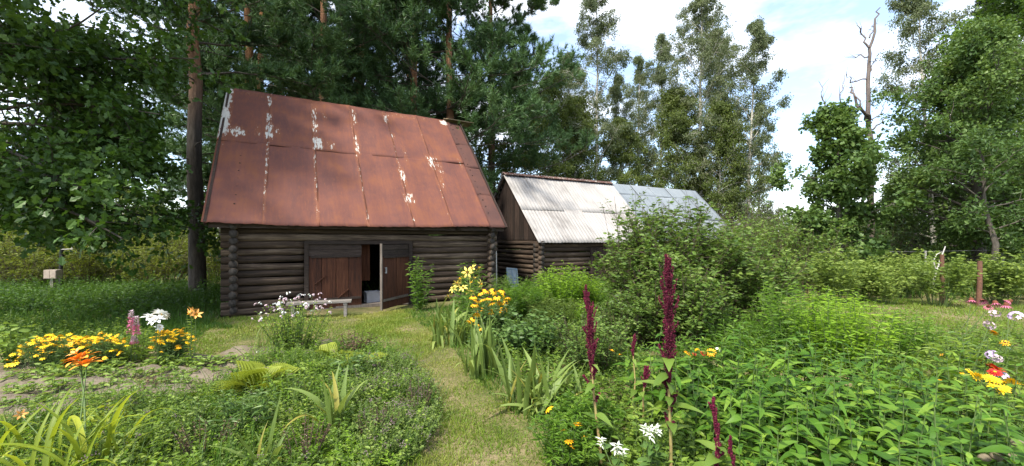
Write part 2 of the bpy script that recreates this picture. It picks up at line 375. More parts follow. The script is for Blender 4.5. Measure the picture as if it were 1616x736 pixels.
# ------------------------------------------------------------------ ground
def groundmat(name, stops, sc=1.2):
    m, n, l, b = newmat(name); b.inputs['Roughness'].default_value = .95; b.inputs['Specular IOR Level'].default_value = .1
    o = n.new('ShaderNodeTexCoord').outputs['Object']
    f = noise(n, l, o, sc, 6, .65); g = noise(n, l, o, 28, 4, .6)
    v = math_n(n, l, 'ADD', math_n(n, l, 'MULTIPLY', f, .65), math_n(n, l, 'MULTIPLY', g, .35))
    r = ramp(n, stops); l.new(v, r.inputs[0]); l.new(r.outputs[0], b.inputs['Base Color']); bump(n, l, b, g, .7, .03); return m
M['turf'] = groundmat('turf', [(.38, (.055, .075, .020)), (.49, (.12, .115, .045)), (.60, (.21, .165, .095))])
M['soil'] = groundmat('garden_soil', [(.3, (.085, .068, .048)), (.5, (.15, .125, .092)), (.7, (.23, .195, .145))], 2.5)
M['forestfloor'] = groundmat('forest_floor', [(.35, (.02, .028, .010)), (.5, (.04, .055, .018)), (.7, (.08, .08, .035))])

def hgt(x, y):
    """gentle unevenness of the ground"""
    return .035 * np.sin(x * 1.1 + .4 * y) * np.cos(y * .9 - .3 * x) * np.clip((np.hypot(x, y) - 1) / 3, 0, 1)
gx = np.concatenate([[-1500, -400, -120, -60], np.linspace(-32, 32, 129), [60, 120, 400, 1500]])
gy = np.concatenate([[-300, -60, -20], np.linspace(-6, 34, 81), [60, 120, 400, 2000]])
XX, YY = np.meshgrid(gx, gy); ZZ = np.where((abs(XX) < 33) & (YY < 35) & (YY > -7), hgt(XX, YY), 0)
nx, ny = len(gx), len(gy); ii = np.arange(nx * ny).reshape(ny, nx)
gm = MB().add(np.stack([XX, YY, ZZ], -1).reshape(-1, 3), np.stack([ii[:-1, :-1], ii[:-1, 1:], ii[1:, 1:], ii[1:, :-1]], -1).reshape(-1, 4))
struct(gm.build('ground', M['turf'], smooth=True))

def inpoly(P, poly):
    x, y = P[:, 0], P[:, 1]; c = np.zeros(len(P), bool); n = len(poly)
    for i in range(n):
        x0, y0 = poly[i][:2]; x1, y1 = poly[i - 1][:2]
        c ^= ((y0 > y) != (y1 > y)) & (x < (x1 - x0) * (y - y0) / (y1 - y0 + 1e-12) + x0)
    return c
def region(px): return [G(x, y)[:2] for x, y in px]
def scatter(poly, n, rng, clump=0):
    A = np.array([p[:2] for p in poly]); lo, hi = A.min(0), A.max(0); out = []; tot = 0
    while tot < n:
        q = rng.uniform(lo, hi, (n * 2, 2)); q = q[inpoly(q, poly)]; out.append(q); tot += len(q)
        if len(q) == 0: break
    return np.concatenate(out)[:n]

# soil of the vegetable bed: a low uneven mound with furrows
def soil_bed(name, px, lift=.03, res=.07):
    poly = region(px); A = np.array(poly); lo, hi = A.min(0), A.max(0)
    xs = np.arange(lo[0], hi[0] + res, res); ys = np.arange(lo[1], hi[1] + res, res)
    X, Y = np.meshgrid(xs, ys); P = np.stack([X.ravel(), Y.ravel()], -1); ins = inpoly(P, poly).reshape(X.shape)
    r = RG(5); Z = hgt(X, Y) + lift + .035 * np.sin((Y * .96 + X * .12) * 2 * np.pi / .52) + r.normal(0, .012, X.shape)
    Z = np.where(ins, Z, hgt(X, Y) - .06); m, k = X.shape; ii = np.arange(m * k).reshape(m, k)
    q = np.stack([ii[:-1, :-1], ii[:-1, 1:], ii[1:, 1:], ii[1:, :-1]], -1).reshape(-1, 4)
    q = q[ins.ravel()[q].any(1)]
    return struct(MB().add(np.stack([X, Y, Z], -1).reshape(-1, 3), q).build(name, M['soil'], smooth=True))
soil_bed('vegetable_bed', [(-260, 700), (-200, 588), (180, 578), (330, 560), (400, 545), (520, 540), (545, 552), (420, 585), (350, 625), (120, 668)])

# trodden earth in front of the barn doors
# ------------------------------------------------------------------ buildings
BA = math.atan2(.482, .876)
def logmesh(x0, x1, r, seed, axis='x', mat=None):
    g = RG(seed); n = max(5, int((x1 - x0) / .45)); xs = np.linspace(x0, x1, n + 1); sd = 10
    a = np.arange(sd) / sd * 2 * np.pi; off = g.normal(0, .010, (n + 1, 2)).cumsum(0) * .4
    tap = 1 + g.uniform(-.08, .08) * np.linspace(-1, 1, n + 1)
    R = r * g.uniform(.93, 1.06) * tap[:, None] * (1 + g.normal(0, .05, (n + 1, sd)))
    V = np.stack([np.repeat(xs[:, None], sd, 1), off[:, :1] + R * np.cos(a) * .93, off[:, 1:] + R * np.sin(a)], -1).reshape(-1, 3)
    i = np.arange(sd); j = (i + 1) % sd
    q = (np.stack([i, i + sd, j + sd, j], -1)[None] + np.arange(n)[:, None, None] * sd).reshape(-1, 4)
    mb = MB()
    c0, c1 = len(V), len(V) + 1; V = np.vstack([V, [[x0 + .01, 0, 0], [x1 - .01, 0, 0]]])
    e = np.concatenate([np.stack([np.full(sd, c0), i, j], -1), np.stack([np.full(sd, c1), j + n * sd, i + n * sd], -1)])
    if axis == 'y': V = V[:, [1, 0, 2]] * np.array([-1, 1, 1])
    mb.add(V, q, .5, 0); mb.f.append((e, 1)); return mb
def addlog(parent, x0, x1, y, z, r, seed, axis='x', ends=None):
    m = logmesh(x0, x1, r, seed, axis).mesh('log', [M['log'] if axis == 'x' else M['logy'], ends or M['endgrain']], True)
    return ob('log', m, parent, (0, y, z) if axis == 'x' else (y, 0, z))
def plank(parent, name, x0, x1, y0, y1, z0, z1, mat, rot=None, loc=None):
    return ob(name, MB().add(*box(x0, x1, y0, y1, z0, z1)).mesh(name, mat), parent, loc, rot)
def oriented_plank(parent, name, a, b, w, t, mat, side=(0, 0, 1)):
    a, b = np.array(a, float), np.array(b, float); d = nrm(b - a); s = nrm(np.cross(d, np.array(side, float))); u = np.cross(s, d)
    V = [p + s * w * i + u * t * j for p in (a, b) for j in (-.5, .5) for i in (-.5, .5)]
    return ob(name, MB().add(V, [(0, 2, 3, 1), (4, 5, 7, 6), (0, 1, 5, 4), (2, 6, 7, 3), (0, 4, 6, 2), (1, 3, 7, 5)]).mesh(name, mat), parent)

# ---- rusty roofed barn
BL, BD, BH = 6.1, 6.68, 1.95
barn = thing('log_barn', 'dark log barn under a steep rusty red sheet metal roof', 'barn', (-6.02, 8.66, 0), BA)
LR = .083; NL = 12; DX0, DX1, DH = 1.41, 3.78, 1.56
for k in range(NL):
    z = .09 + k * .163
    if z < DH:
        addlog(barn, -.24, DX0 - .06, 0, z, LR, 100 + k); addlog(barn, DX1 + .06, BL + .24, 0, z, LR, 130 + k)
    else: addlog(barn, -.24, BL + .24, 0, z, LR, 100 + k)
    addlog(barn, -.24, BL + .24, BD, z, LR, 160 + k)
    for s, x in ((0, 0), (1, BL)):
        addlog(barn, -.25 - .03 * (k % 3), BD + .24, x, z + .08, LR, 200 + 20 * s + k, 'y')
for x in (0, BL):                                   # board gables above the log walls
    n = 34; w = BD / n
    for i in range(n):
        y0 = i * w; yc = y0 + w / 2; top = 2.0 + (3.34 - abs(yc - 3.34)) * 1.067 + .36
        plank(barn, 'gable_board', x - .02 + .006 * (i % 2), x + .012 + .006 * (i % 2), y0 + .006, y0 + w - .006, 2.02, top, M['gableplank'])
# roof sheets: (column, row) pieces with old paint left along the seams
ROOF_E, ROOF_R = np.array([-.40, 2.02]), np.array([3.34, 6.0])   # eave and ridge as (y, z)
def paint_map(u, v):
    """where the old pale paint survives: u metres along the roof from its left verge, v 0 at the ridge to 1 at the eave"""
    P = np.zeros_like(u)
    def blob(u0, v0, su, sv, k): np.maximum(P, k * np.exp(-((u - u0) / su) ** 4 - ((v - v0) / sv) ** 4), out=P)
    blob(.0, .10, .17, .16, .95); blob(.04, .32, .15, .14, .9); blob(.36, .39, .24, .05, .66); blob(.0, .47, .2, .05, .5)
    for us, ks in zip((1.05, 2.12, 3.2, 4.32, 5.35), (.62, .55, .5, .5, .44)):
        blob(us, .5, .035, .6, ks)
    blob(1.02, .08, .07, .05, .75); blob(1.03, .24, .08, .06, .75); blob(1.05, .36, .10, .08, .8); blob(.8, .37, .08, .05, .5); blob(1.25, .36, .08, .06, .5)
    blob(2.17, .22, .09, .18, .6); blob(2.22, .42, .16, .06, .8); blob(2.55, .43, .12, .04, .62); blob(2.45, .15, .07, .05, .55)
    blob(3.3, .12, .08, .10, .62); blob(3.25, .38, .07, .12, .66); blob(3.22, .92, .05, .06, .6)
    blob(4.3, .07, .12, .07, .62); blob(4.4, .26, .05, .03, .6); blob(4.35, .63, .09, .08, .66); blob(4.37, .80, .16, .05, .62); blob(4.6, .45, .06, .1, .4); blob(4.36, .95, .05, .02, .7)
    blob(5.35, .48, .14, .06, .68); blob(5.5, .52, .22, .12, .42); blob(5.48, .66, .06, .09, .5); blob(6.32, .47, .06, .05, .55)
    blob(5.0, .03, .9, .03, .40); blob(.8, .03, .5, .03, .40); blob(6.35, .03, .16, .035, .9)
    return P
cols = [0, 1.06, 2.12, 3.2, 4.31, 5.36, 6.43, 7.03]; rows = [0, .476, 1.0]
roof = ob('roof', None, barn); roof.empty_display_size = .1
def roof_sheet(u0, u1, v0, v1, back, mat, lift, seed, top=0.0):
    g = RG(seed); nu, nv = 26, max(8, int(46 * (v1 - v0)))
    U, W = np.meshgrid(np.linspace(u0, u1, nu), np.linspace(v0, v1, nv))
    y = ROOF_R[0] + (ROOF_E[0] - ROOF_R[0]) * W; z = ROOF_R[1] + (ROOF_E[1] - ROOF_R[1]) * W
    ph = g.uniform(0, 6, 4)
    bow = .014 * np.sin(U * 2.2 + ph[0]) * np.sin(W * 6 + ph[1]) + .007 * np.sin(W * 23 + ph[2] + U) + .005 * np.sin(U * 9 + ph[3])
    bow += .010 * np.exp(-((U - u0) / .02) ** 2) + .007 * np.exp(-((U - u1) / .03) ** 2) + lift + .003 * (v0 < .1) * (W - v0) / (v1 - v0)
    ny_, nz_ = -.73, .684
    sag = .03 * np.sin(np.clip(U / 7.03, 0, 1) * np.pi * 1.4) * W
    edge = np.where(W > .99, g.normal(0, .006, U.shape), 0) + top
    Y = y + ny_ * bow + edge * -.68; Z = z + nz_ * bow - sag + edge * -.73
    if back: Y = 2 * ROOF_R[0] - Y
    pm = paint_map(U, W) if not back else np.zeros_like(U)
    V = np.stack([U - .5, Y, Z], -1).reshape(-1, 3); ii = np.arange(nu * nv).reshape(nv, nu)
    q = np.stack([ii[:-1, :-1], ii[1:, :-1], ii[1:, 1:], ii[:-1, 1:]], -1).reshape(-1, 4)
    o = MB().add(V, q, pm.ravel()).build('roof_sheet', mat, roof, True)
    o.modifiers.new('thickness', 'SOLIDIFY').thickness = .006
    return o
for back in (0, 1):
    for ci in range(6):
        drop = (.0, .02, .0, .025, .01, .015)[ci]
        for ri in range(2):
            roof_sheet(cols[ci] - .02, cols[ci + 1] + .02, rows[ri] - (.02 if ri else 0), rows[ri + 1], back, M['rust'], .010 - .005 * ri + .003 * (ci % 2), 300 + ci * 5 + ri + 40 * back, drop * ri)
    for ri, (a, b_) in enumerate(((.015, .27), (.265, .5), (.495, .75), (.745, 1.0))):
        roof_sheet(cols[6] - .03, cols[7], a, b_, back, M['rustp'], -.012 - .004 * ri, 380 + ri + 10 * back)
ridge_board = oriented_plank(roof, 'ridge_board', (6.0, 3.28, 6.06), (7.0, 3.28, 6.05), .24, .03, M['ridgewood'], (0, -.3, 1))
oriented_plank(roof, 'ridge_board', (5.9, 3.45, 6.02), (7.0, 3.45, 6.0), .22, .03, M['ridgewood'], (0, .6, 1))
for x in (-.46, 6.48):                              # verge boards and purlin ends
    for s in (0, 1):
        yy = (lambda y: y if not s else 2 * 3.34 - y)
        oriented_plank(roof, 'verge_board', (x, yy(-.36), 2.0), (x, yy(3.3), 5.92), .05, .12, M['gableplank'], (0, -.73 if not s else .73, .68))
for x in np.linspace(.1, 6.0, 7):
    for s in (0, 1):
        y0, y1 = (-.34, 3.3) if not s else (7.02, 3.38)
        oriented_plank(roof, 'rafter', (x, y0, 1.97), (x, y1, 5.87), .09, .09, M['gableplank'], (0, -.73 if not s else .73, .68))
plank(roof, 'eave_board', -.42, 6.45, -.27, -.25, 1.92, 2.03, M['doordark'])

# doors
plank(barn, 'door_post', DX0 - .07, DX0 + .02, -.11, .09, 0, DH, M['doordark']); plank(barn, 'door_post', DX1 - .02, DX1 + .07, -.11, .09, 0, DH, M['doordark'])
plank(barn, 'lintel', DX0 - .07, DX1 + .07, -.115, .09, DH + .002, DH + .085, M['doordark'])
plank(barn, 'threshold', DX0, DX1, -.08, .10, .0, .075, M['edgewood'])
def leaf_door(w, seed, flip=False):
    d = ob('door', None, barn); d.empty_display_size = .1
    n = 4; ws = [.27, .31, .27, .31] if not flip else [.29, .3, .31, .28]; ws = [a * w / sum(ws) for a in ws]; x = 0; g = RG(seed)
    for i in range(n):
        plank(d, 'door_plank', x + .005, x + ws[i] - .005, -.03 + g.uniform(-.006, .006), 0, .02, 1.25, M['door']); x += ws[i]
    plank(d, 'upper_board', .004, w - .004, -.026, 0, 1.26, 1.40, M['doordark']); plank(d, 'upper_board', .004, w - .004, -.022, 0, 1.407, 1.53, M['doordark'])
    plank(d, 'rail', .04, w - .03, -.058, -.032, 1.215, 1.265, M['doordark']); plank(d, 'rail', .08, w - .02, -.058, -.032, .20, .255, M['edgewood'] if flip else M['doordark'])
    return d
dl = leaf_door(1.17, 3); dl.location = (DX0 + .02, -.05, .03)
dr = leaf_door(1.16, 4, True); dr.location = (DX1 - .03, -.06, .02); dr.rotation_euler = (0, 0, math.pi + math.radians(44)); dr.scale = (1, -1, 1)
plank(dr, 'leading_edge', 1.161, 1.195, -.04, .01, .0, 1.56, M['edgewood'])
hb = MB(); hb.add(*box(1.04, 1.065, -.075, -.05, .86, 1.0)).add(*box(1.04, 1.065, -.052, -.03, .86, .885)).add(*box(1.04, 1.065, -.052, -.03, .975, 1.0))
hb.build('handle', M['wire'], dr)
for s_, z_ in ((.25, .7), (.75, .35)):
    oriented_plank(dl, 'brace', (s_ - .12, -.045, z_ - .1), (s_ + .12, -.045, z_ + .1), .02, .05, M['door'], (0, 1, 0))
plank(barn, 'inner_board', 2.52, 2.86, .35, .38, .62, 1.56, M['door'])
plank(barn, 'light_block_board', .1, BL - .1, BD - .16, BD - .12, .06, 2.1, M['doordark']); plank(barn, 'light_block_board', .1, BL - .1, .14, BD - .17, 2.12, 2.15, M['doordark'])  # dark boards added at the back and overhead to stop light leaking in
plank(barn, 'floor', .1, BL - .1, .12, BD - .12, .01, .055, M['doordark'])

def place_local(o, root, x, y, z, rz=0):
    c, s = math.cos(BA), math.sin(BA); l = root.location
    o.location = (l.x + c * x - s * y, l.y + s * x + c * y, l.z + z); o.rotation_euler = (0, 0, BA + rz); return o
# pale plastic crate inside the doorway
cr8 = thing('plastic_crate', 'pale grey crate standing inside the dark barn doorway', 'crate')
mb = MB()
for a in (box(-.17, .17, -.12, .12, 0, .02), box(-.17, .17, -.12, -.105, .02, .26), box(-.17, .17, .105, .12, .02, .26), box(-.17, -.155, -.105, .105, .02, .26), box(.155, .17, -.105, .105, .02, .26)): mb.add(*a)
mb.build('body', M['crate'], cr8)
for zz in (.06, .13, .20): plank(cr8, 'rib', -.174, .174, -.127, -.121, zz, zz + .02, M['crate'])
mb = MB(); mb.add(*box(-.19, .19, -.14, -.121, .25, .275)).add(*box(-.19, .19, .121, .14, .25, .275)).add(*box(-.19, -.171, -.12, .12, .25, .275)).add(*box(.171, .19, -.12, .12, .25, .275)); mb.build('rim', M['crate'], cr8)
place_local(cr8, barn, 2.92, .38, .057, .15)
# bench by the door
bench = thing('wooden_bench', 'low grey weathered plank bench beside the barn doors', 'bench')
plank(bench, 'seat', -.62, .62, -.12, .12, .30, .345, M['palewood']); 
for x in (-.5, .5):
    plank(bench, 'leg', x - .03, x + .03, -.10, -.03, .0, .298, M['palewood']); plank(bench, 'leg', x - .03, x + .03, .03, .10, .0, .298, M['palewood'])
    plank(bench, 'crosspiece', x - .04, x + .04, -.11, .11, .255, .297, M['palewood'])
c = G(505, 503); bench.location = (c[0], c[1], hgt(c[0], c[1])); bench.rotation_euler = (0, 0, BA - .18)

# ---- log shed with pale corrugated and grey metal roof
shed = thing('log_shed', 'long low log shed with white corrugated and grey metal roof', 'shed', (.955 , 14.09, 0), BA)
SL, SD = 11.3, 4.86; LR2 = .088
for k in range(9):
    z = .09 + k * .174
    for (a, b_) in (((-.2, 2.25), (3.05, SL + .2)) if k < 8 else ((-.2, SL + .2),)): addlog(shed, a, b_, 0, z, LR2, 500 + k)
    addlog(shed, -.2, SL + .2, SD, z, LR2, 520 + k)
    for s, x in ((0, 0), (1, SL)): addlog(shed, -.22 - .02 * (k % 3), SD + .2, x, z + .085, LR2, 540 + 20 * s + k, 'y')
for x in (0, SL):
    n = 28; w = SD / n
    for i in range(n):
        y0 = i * w; yc = y0 + w / 2; top = 1.66 + (2.43 - abs(yc - 2.43)) * 1.03 + .08
        plank(shed, 'gable_board', x - .02 + .006 * (i % 2), x + .012 + .006 * (i % 2), y0 + .006, y0 + w - .006, 1.68, top, M['gableplank'])
sdoor = ob('door', None, shed)
for i in range(5): plank(sdoor, 'door_plank', 2.28 + i * .15, 2.42 + i * .15, -.05 + .006 * (i % 2), -.01, .05, 1.40, M['gableplank'])
plank(sdoor, 'rail', 2.3, 3.0, -.085, -.052, 1.1, 1.18, M['gableplank'])
sroof = ob('roof', None, shed)
def shed_sheet(u0, u1, v0, v1, back, mat, seed, wave, lift):
    g = RG(seed); per = .15
    nu = max(8, int((u1 - u0) / per * 6)) if wave else 12; nv = 8
    U, W = np.meshgrid(np.linspace(u0, u1, nu), np.linspace(v0, v1, nv))
    y = 2.43 + (-.25 - 2.43) * W; z = 4.34 + (1.58 - 4.34) * W
    bow = lift + (.010 * np.sin(U * 2 * np.pi / per) if wave else .006 * np.sin(U * 4 + g.uniform(0, 6)) * np.sin(W * 9)) + g.uniform(0, .006) * W
    if not wave: bow = bow + .02 * np.exp(-((U - u0) / .02) ** 2)
    bow = bow - .03 * np.sin(U * .55) * W
    Y = y - .717 * bow; Z = z + .697 * bow + g.uniform(-.012, .012)
    if back: Y = 2 * 2.43 - Y
    ii = np.arange(nu * nv).reshape(nv, nu)
    q = np.stack([ii[:-1, :-1], ii[1:, :-1], ii[1:, 1:], ii[:-1, 1:]], -1).reshape(-1, 4)
    o = MB().add(np.stack([U, Y, Z], -1).reshape(-1, 3), q).build('roof_sheet', mat, sroof, True)
    o.modifiers.new('thickness', 'SOLIDIFY').thickness = .006
for back in (0, 1):
    sc = np.linspace(-.15, 5.56, 7)
    for i in range(6):
        for r_, (a, b_) in enumerate(((0.02, .56), (.53, 1.0))): shed_sheet(sc[i] - .03, sc[i + 1] + .03, a, b_, back, M['slate'], 600 + i * 2 + r_ + 20 * back, True, .03 - .012 * r_ + .007 * (i % 2))
    mcs = np.linspace(5.6, 11.69, 6)
    for i in range(5):
        for r_, (a, b_) in enumerate(((0.0, .2), (.19, .62), (.60, 1.0))): shed_sheet(mcs[i] - .02, mcs[i + 1] + .02, a, b_, back, M['zinc'], 660 + i * 2 + r_ + 20 * back, False, .03 - .008 * r_ + .004 * (i % 2))
for i in range(3):
    x0 = -.18 + i * 1.92
    oriented_plank(sroof, 'ridge_cap', (x0, 2.36, 4.365 + .006 * i), (x0 + 1.95, 2.36, 4.365 + .006 * i), .26, .016, M['rustp'], (0, -.5, 1))
    oriented_plank(sroof, 'ridge_cap', (x0, 2.52, 4.358 + .006 * i), (x0 + 1.95, 2.52, 4.358 + .006 * i), .2, .016, M['rustp'], (0, .9, 1))
for s in (0, 1):
    yy = (lambda y: y if not s else 4.86 - y)
    oriented_plank(sroof, 'verge_board', (-.1, yy(-.2), 1.57), (-.1, yy(2.4), 4.25), .04, .1, M['gableplank'], (0, -.72 if not s else .72, .7))
for x in np.linspace(.4, 11.0, 9):
    for s in (0, 1):
        y0, y1 = (-.18, 2.40) if not s else (5.04, 2.46)
        oriented_plank(sroof, 'rafter', (x, y0, 1.56), (x, y1, 4.22), .08, .08, M['gableplank'], (0, -.72 if not s else .72, .7))
# old blue window frame leaning on the shed
wf = thing('window_frame', 'old blue painted window leaning against the shed corner', 'window')
mb = MB()
for a in (box(-.26, -.21, -.02, .02, 0, .8), box(.21, .26, -.02, .02, 0, .8), box(-.21, .21, -.02, .02, 0, .06), box(-.21, .21, -.02, .02, .74, .8), box(-.02, .02, -.018, .018, .06, .74), box(-.21, -.02, -.016, .016, .42, .45), box(.02, .21, -.016, .016, .42, .45)): mb.add(*a)
mb.build('frame', M['blue'], wf)
for x0, x1 in ((-.208, -.022), (.022, .208)):
    for z0, z1 in ((.062, .418), (.452, .738)): plank(wf, 'pane', x0, x1, -.005, .005, z0, z1, M['glass'])
c = PZ(810, 460, 12.6); wf.location = (c[0], c[1], 0.12); wf.rotation_euler = (-.28, .12, BA + .15); wf.scale = (.85,) * 3
st = tag(ob('pale_stake', MB().add(*tubes([[(0, 0, 0), (.01, 0, .7), (.0, .01, 1.35)]], .022, .016, 8)).mesh('pale_stake', M['greypost'], True)), 'thin pale stake standing between the barn and the shed', 'stake')
c = PZ(783, 470, 11.6); st.location = (c[0], c[1], 0)

# ------------------------------------------------------------------ trees
def curve_trunk(H, lean, wob, seed, n=10):
    g = RG(seed); z = np.linspace(0, H, n); off = np.cumsum(g.normal(0, wob, (n, 2)), 0); off -= off[0]
    return np.stack([off[:, 0] + lean[0] * z, off[:, 1] + lean[1] * z, z], -1)
def tree(name, label, loc, H, r0, base, R, seed, leaf, mat, barkmat, nl=36, ns=7, nt=6, lv=9, size=.10, cat='tree', group=None, lean=(0, 0), wob=.05,
         el0=.9, el1=.1, grav=0., tgrav=-.3, twl=.5, prof=None, upb=.6, tmpl_w=1.0, sub=.42, seedless=False, trunk_frac=1.0, sj=.7, ysq=1.0, azb=None, limb=.32, thin=False, limbvar=.6):
    g = RG(seed); root = thing(name, label, cat, (loc[0], loc[1], 0), 0, group)
    T = curve_trunk(H * trunk_frac, lean, wob, seed)
    mb = MB(); V, q = tubes(T[None], r0, r0 * .12, 10); mb.add(V, q)
    prof = prof or (lambda t: np.sin(np.pi * np.clip(.12 + .85 * t, 0, 1)) ** .7)
    t = np.linspace(base, .99, nl) + g.uniform(-.02, .02, nl); t = np.clip(t, base, .995); k = (t - base) / (1 - base)
    a = np.arange(nl) * 2.4 + g.uniform(-.5, .5, nl)
    if azb: a = np.where(np.arange(nl) % 4 < 3, azb[0] + azb[1] * ((a / (2 * np.pi) % 1) * 2 - 1), a)
    e = el1 + (el0 - el1) * k + g.normal(0, .15, nl)
    L = R * prof(k) * g.uniform(limbvar, 1.15, nl)
    d = np.stack([np.cos(a) * np.cos(e), ysq * np.sin(a) * np.cos(e), np.sin(e)], -1)
    p, _ = along(T[None], np.zeros(nl, int), t)
    P1 = grow(p, d, L, 6, grav, .09, g); rl = np.maximum(.01, r0 * limb * (1 - .75 * k)); V, q = tubes(P1, rl, rl * .25, 6); mb.add(V, q)
    def children(P, Lp, n, frac, lo=.2, spread=.9):
        N = len(P); idx = np.repeat(np.arange(N), n); tt = g.uniform(lo, 1, N * n) ** .8
        pp, dd = along(P, idx, tt); r = nrm(g.normal(size=(N * n, 3))); r = nrm(r - (r * dd).sum(-1, keepdims=True) * dd)
        d2 = dd * .7 + r * spread; LL = Lp[idx] * frac * g.uniform(.5, 1.2, N * n) * (1.15 - .6 * tt); return pp, d2, LL, idx
    pp, d2, L2, i2 = children(P1, L, ns, sub); L2 = np.maximum(L2, R * .07)
    P2 = grow(pp, d2, L2, 4, grav * .8, .12, g); V, q = tubes(P2[:, [0, 2, 4]], np.maximum(.006, rl[i2] * .3), .004, 3); mb.add(V, q)
    pp, d3, L3, i3 = children(P2, L2, nt, twl, .15, 1.0); L3 = np.maximum(L3, size * 2.2)
    P3 = grow(pp, d3, L3, 3, tgrav, .12, g)
    n3 = len(P3); keep = g.random(n3) < .16
    V, q = tubes(P3[keep][:, [0, 1, 3]], .004, .002, 3); mb.add(V, q)
    mb.build('trunk', barkmat, root, True)
    idx = np.repeat(np.arange(n3), lv); tt = g.uniform(.05, 1, n3 * lv); lp, ldir = along(P3, idx, tt)
    rnd = g.normal(size=lp.shape); ld_ = nrm(ldir * .5 + nrm(rnd) * .9 + np.array([0, 0, tgrav * .5])); nv = nrm(g.normal(size=lp.shape) * .8 + np.array([0, 0, upb]))
    lp = lp + g.normal(0, size * sj, lp.shape)
    ls = size * g.uniform(.65, 1.25, len(lp))
    if thin:                                          # fewer, larger leaves on the far and high side of the crown
        wp = lp + np.array([loc[0], loc[1], 0]); out = (CX + F * wp[:, 0] / np.maximum(wp[:, 1], 1) < -130) | (HZ - F * (wp[:, 2] - EYE) / np.maximum(wp[:, 1], 1) < -120)
        kp = ~out | (g.random(len(lp)) < .22); ls = np.where(out, ls * 1.7, ls); lp, ld_, nv, ls, idx = lp[kp], ld_[kp], nv[kp], ls[kp], idx[kp]
    V, q = inst(leaf, lp, ld_, nv, ls, tmpl_w)
    tint = np.clip(.5 + .22 * g.normal(size=len(P1))[i2][i3][idx] * .6 + .2 * g.normal(size=n3)[idx] * .7 + .14 * g.normal(size=len(lp)), 0, 1)
    MB().add(V, q, np.repeat(tint, len(leaf[0]))).build('crown', mat, root)
    return root

def pine(name, label, loc, H, r0, base, R, seed, mat, barkmat, nl=34, ns=9, nt=5, tufts=3, size=.25, dead=8, group=None, lean=(0, 0), cat='pine tree', azc=None, droop=-.1):
    g = RG(seed); root = thing(name, label, cat, (loc[0], loc[1], 0), 0, group)
    T = curve_trunk(H, lean, .04, seed, 14); mb = MB(); V, q = tubes(T[None], r0, r0 * .3, 12); mb.add(V, q)
    mbb = MB()
    def whorl(t, L, e, gr):
        n = len(t); a = np.arange(n) * 2.4 + g.uniform(-.6, .6, n); d = np.stack([np.cos(a) * np.cos(e), np.sin(a) * np.cos(e), np.sin(e)], -1)
        p, _ = along(T[None], np.zeros(n, int), t); return grow(p, d, L, 6, gr, .10, g)
    if dead:
        Pd = whorl(g.uniform(.22, base + .05, dead), g.uniform(.5, R * .5, dead), g.uniform(-.35, .2, dead), -.1); V, q = tubes(Pd, r0 * .10, .006, 5); mbb.add(V, q)
    t = np.linspace(base, .98, nl); k = (t - base) / (1 - base); L = R * (1 - .62 * k ** 1.6) * g.uniform(.55, 1.1, nl); e = -.05 + .75 * k + g.normal(0, .15, nl)
    P1 = whorl(t, L, e, .15 + droop); rl = r0 * .17 * (1 - .6 * k); V, q = tubes(P1, rl, rl * .25, 6); mbb.add(V, q)
    N = len(P1); i2 = np.repeat(np.arange(N), ns); tt = g.uniform(.3, 1, N * ns); pp, dd = along(P1, i2, tt)
    s = nrm(np.cross(dd, np.array([0, 0, 1.]))) * np.where(g.random(N * ns) < .5, 1, -1)[:, None]
    d2 = dd * .7 + s * g.uniform(.3, 1.1, (N * ns, 1)) + np.array([0, 0, .22]) + g.normal(0, .12, dd.shape)
    L2 = L[i2] * .42 * g.uniform(.5, 1.1, N * ns) * (1.2 - .5 * tt); P2 = grow(pp, d2, L2, 4, .2, .1, g); V, q = tubes(P2[:, [0, 2, 4]], .012, .005, 3); mbb.add(V, q)
    n2 = len(P2); i3 = np.repeat(np.arange(n2), nt); t3 = g.uniform(.15, 1, n2 * nt); pp, dd = along(P2, i3, t3)
    d3 = dd + nrm(g.normal(size=dd.shape)) * .9 + np.array([0, 0, .25]); L3 = np.maximum(.12, L2[i3] * .38 * g.uniform(.5, 1.1, n2 * nt))
    P3 = grow(pp, d3, L3, 3, .2, .1, g); kp = g.random(len(P3)) < .2; V, q = tubes(P3[kp][:, [0, 1, 3]], .006, .004, 3); mbb.add(V, q)
    mb.build('trunk', barkmat, root, True); mbb.build('branches', M['bark'], root, True)
    i4 = np.repeat(np.arange(len(P3)), tufts); t4 = np.tile(np.linspace(.35, 1, tufts), len(P3)); lp, ldir = along(P3, i4, t4)
    V, q = inst(TUFT, lp, nrm(ldir + g.normal(0, .25, ldir.shape)), g.normal(size=lp.shape), size * g.uniform(.7, 1.15, len(lp)))
    tint = np.clip(.5 + .2 * g.normal(size=N)[i2][i3][i4] + .16 * g.normal(size=n2)[i3][i4] + .1 * g.normal(size=len(lp)), 0, 1)
    MB().add(V, q, np.repeat(tint, len(TUFT[0]))).build('crown', mat, root)
    return root

# oak on the left, trunk just outside the picture
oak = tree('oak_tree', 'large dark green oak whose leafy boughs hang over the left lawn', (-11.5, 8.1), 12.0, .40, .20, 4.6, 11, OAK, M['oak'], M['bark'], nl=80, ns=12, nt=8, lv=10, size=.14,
           el0=1.0, el1=.0, grav=-.22, tgrav=-.35, twl=.5, prof=lambda k: np.where(k < .5, .95, .95 - .7 * ((k - .5) / .5) ** 1.3), upb=.9, sub=.34, azb=(-.12, 1.0), limb=.14, thin=True)
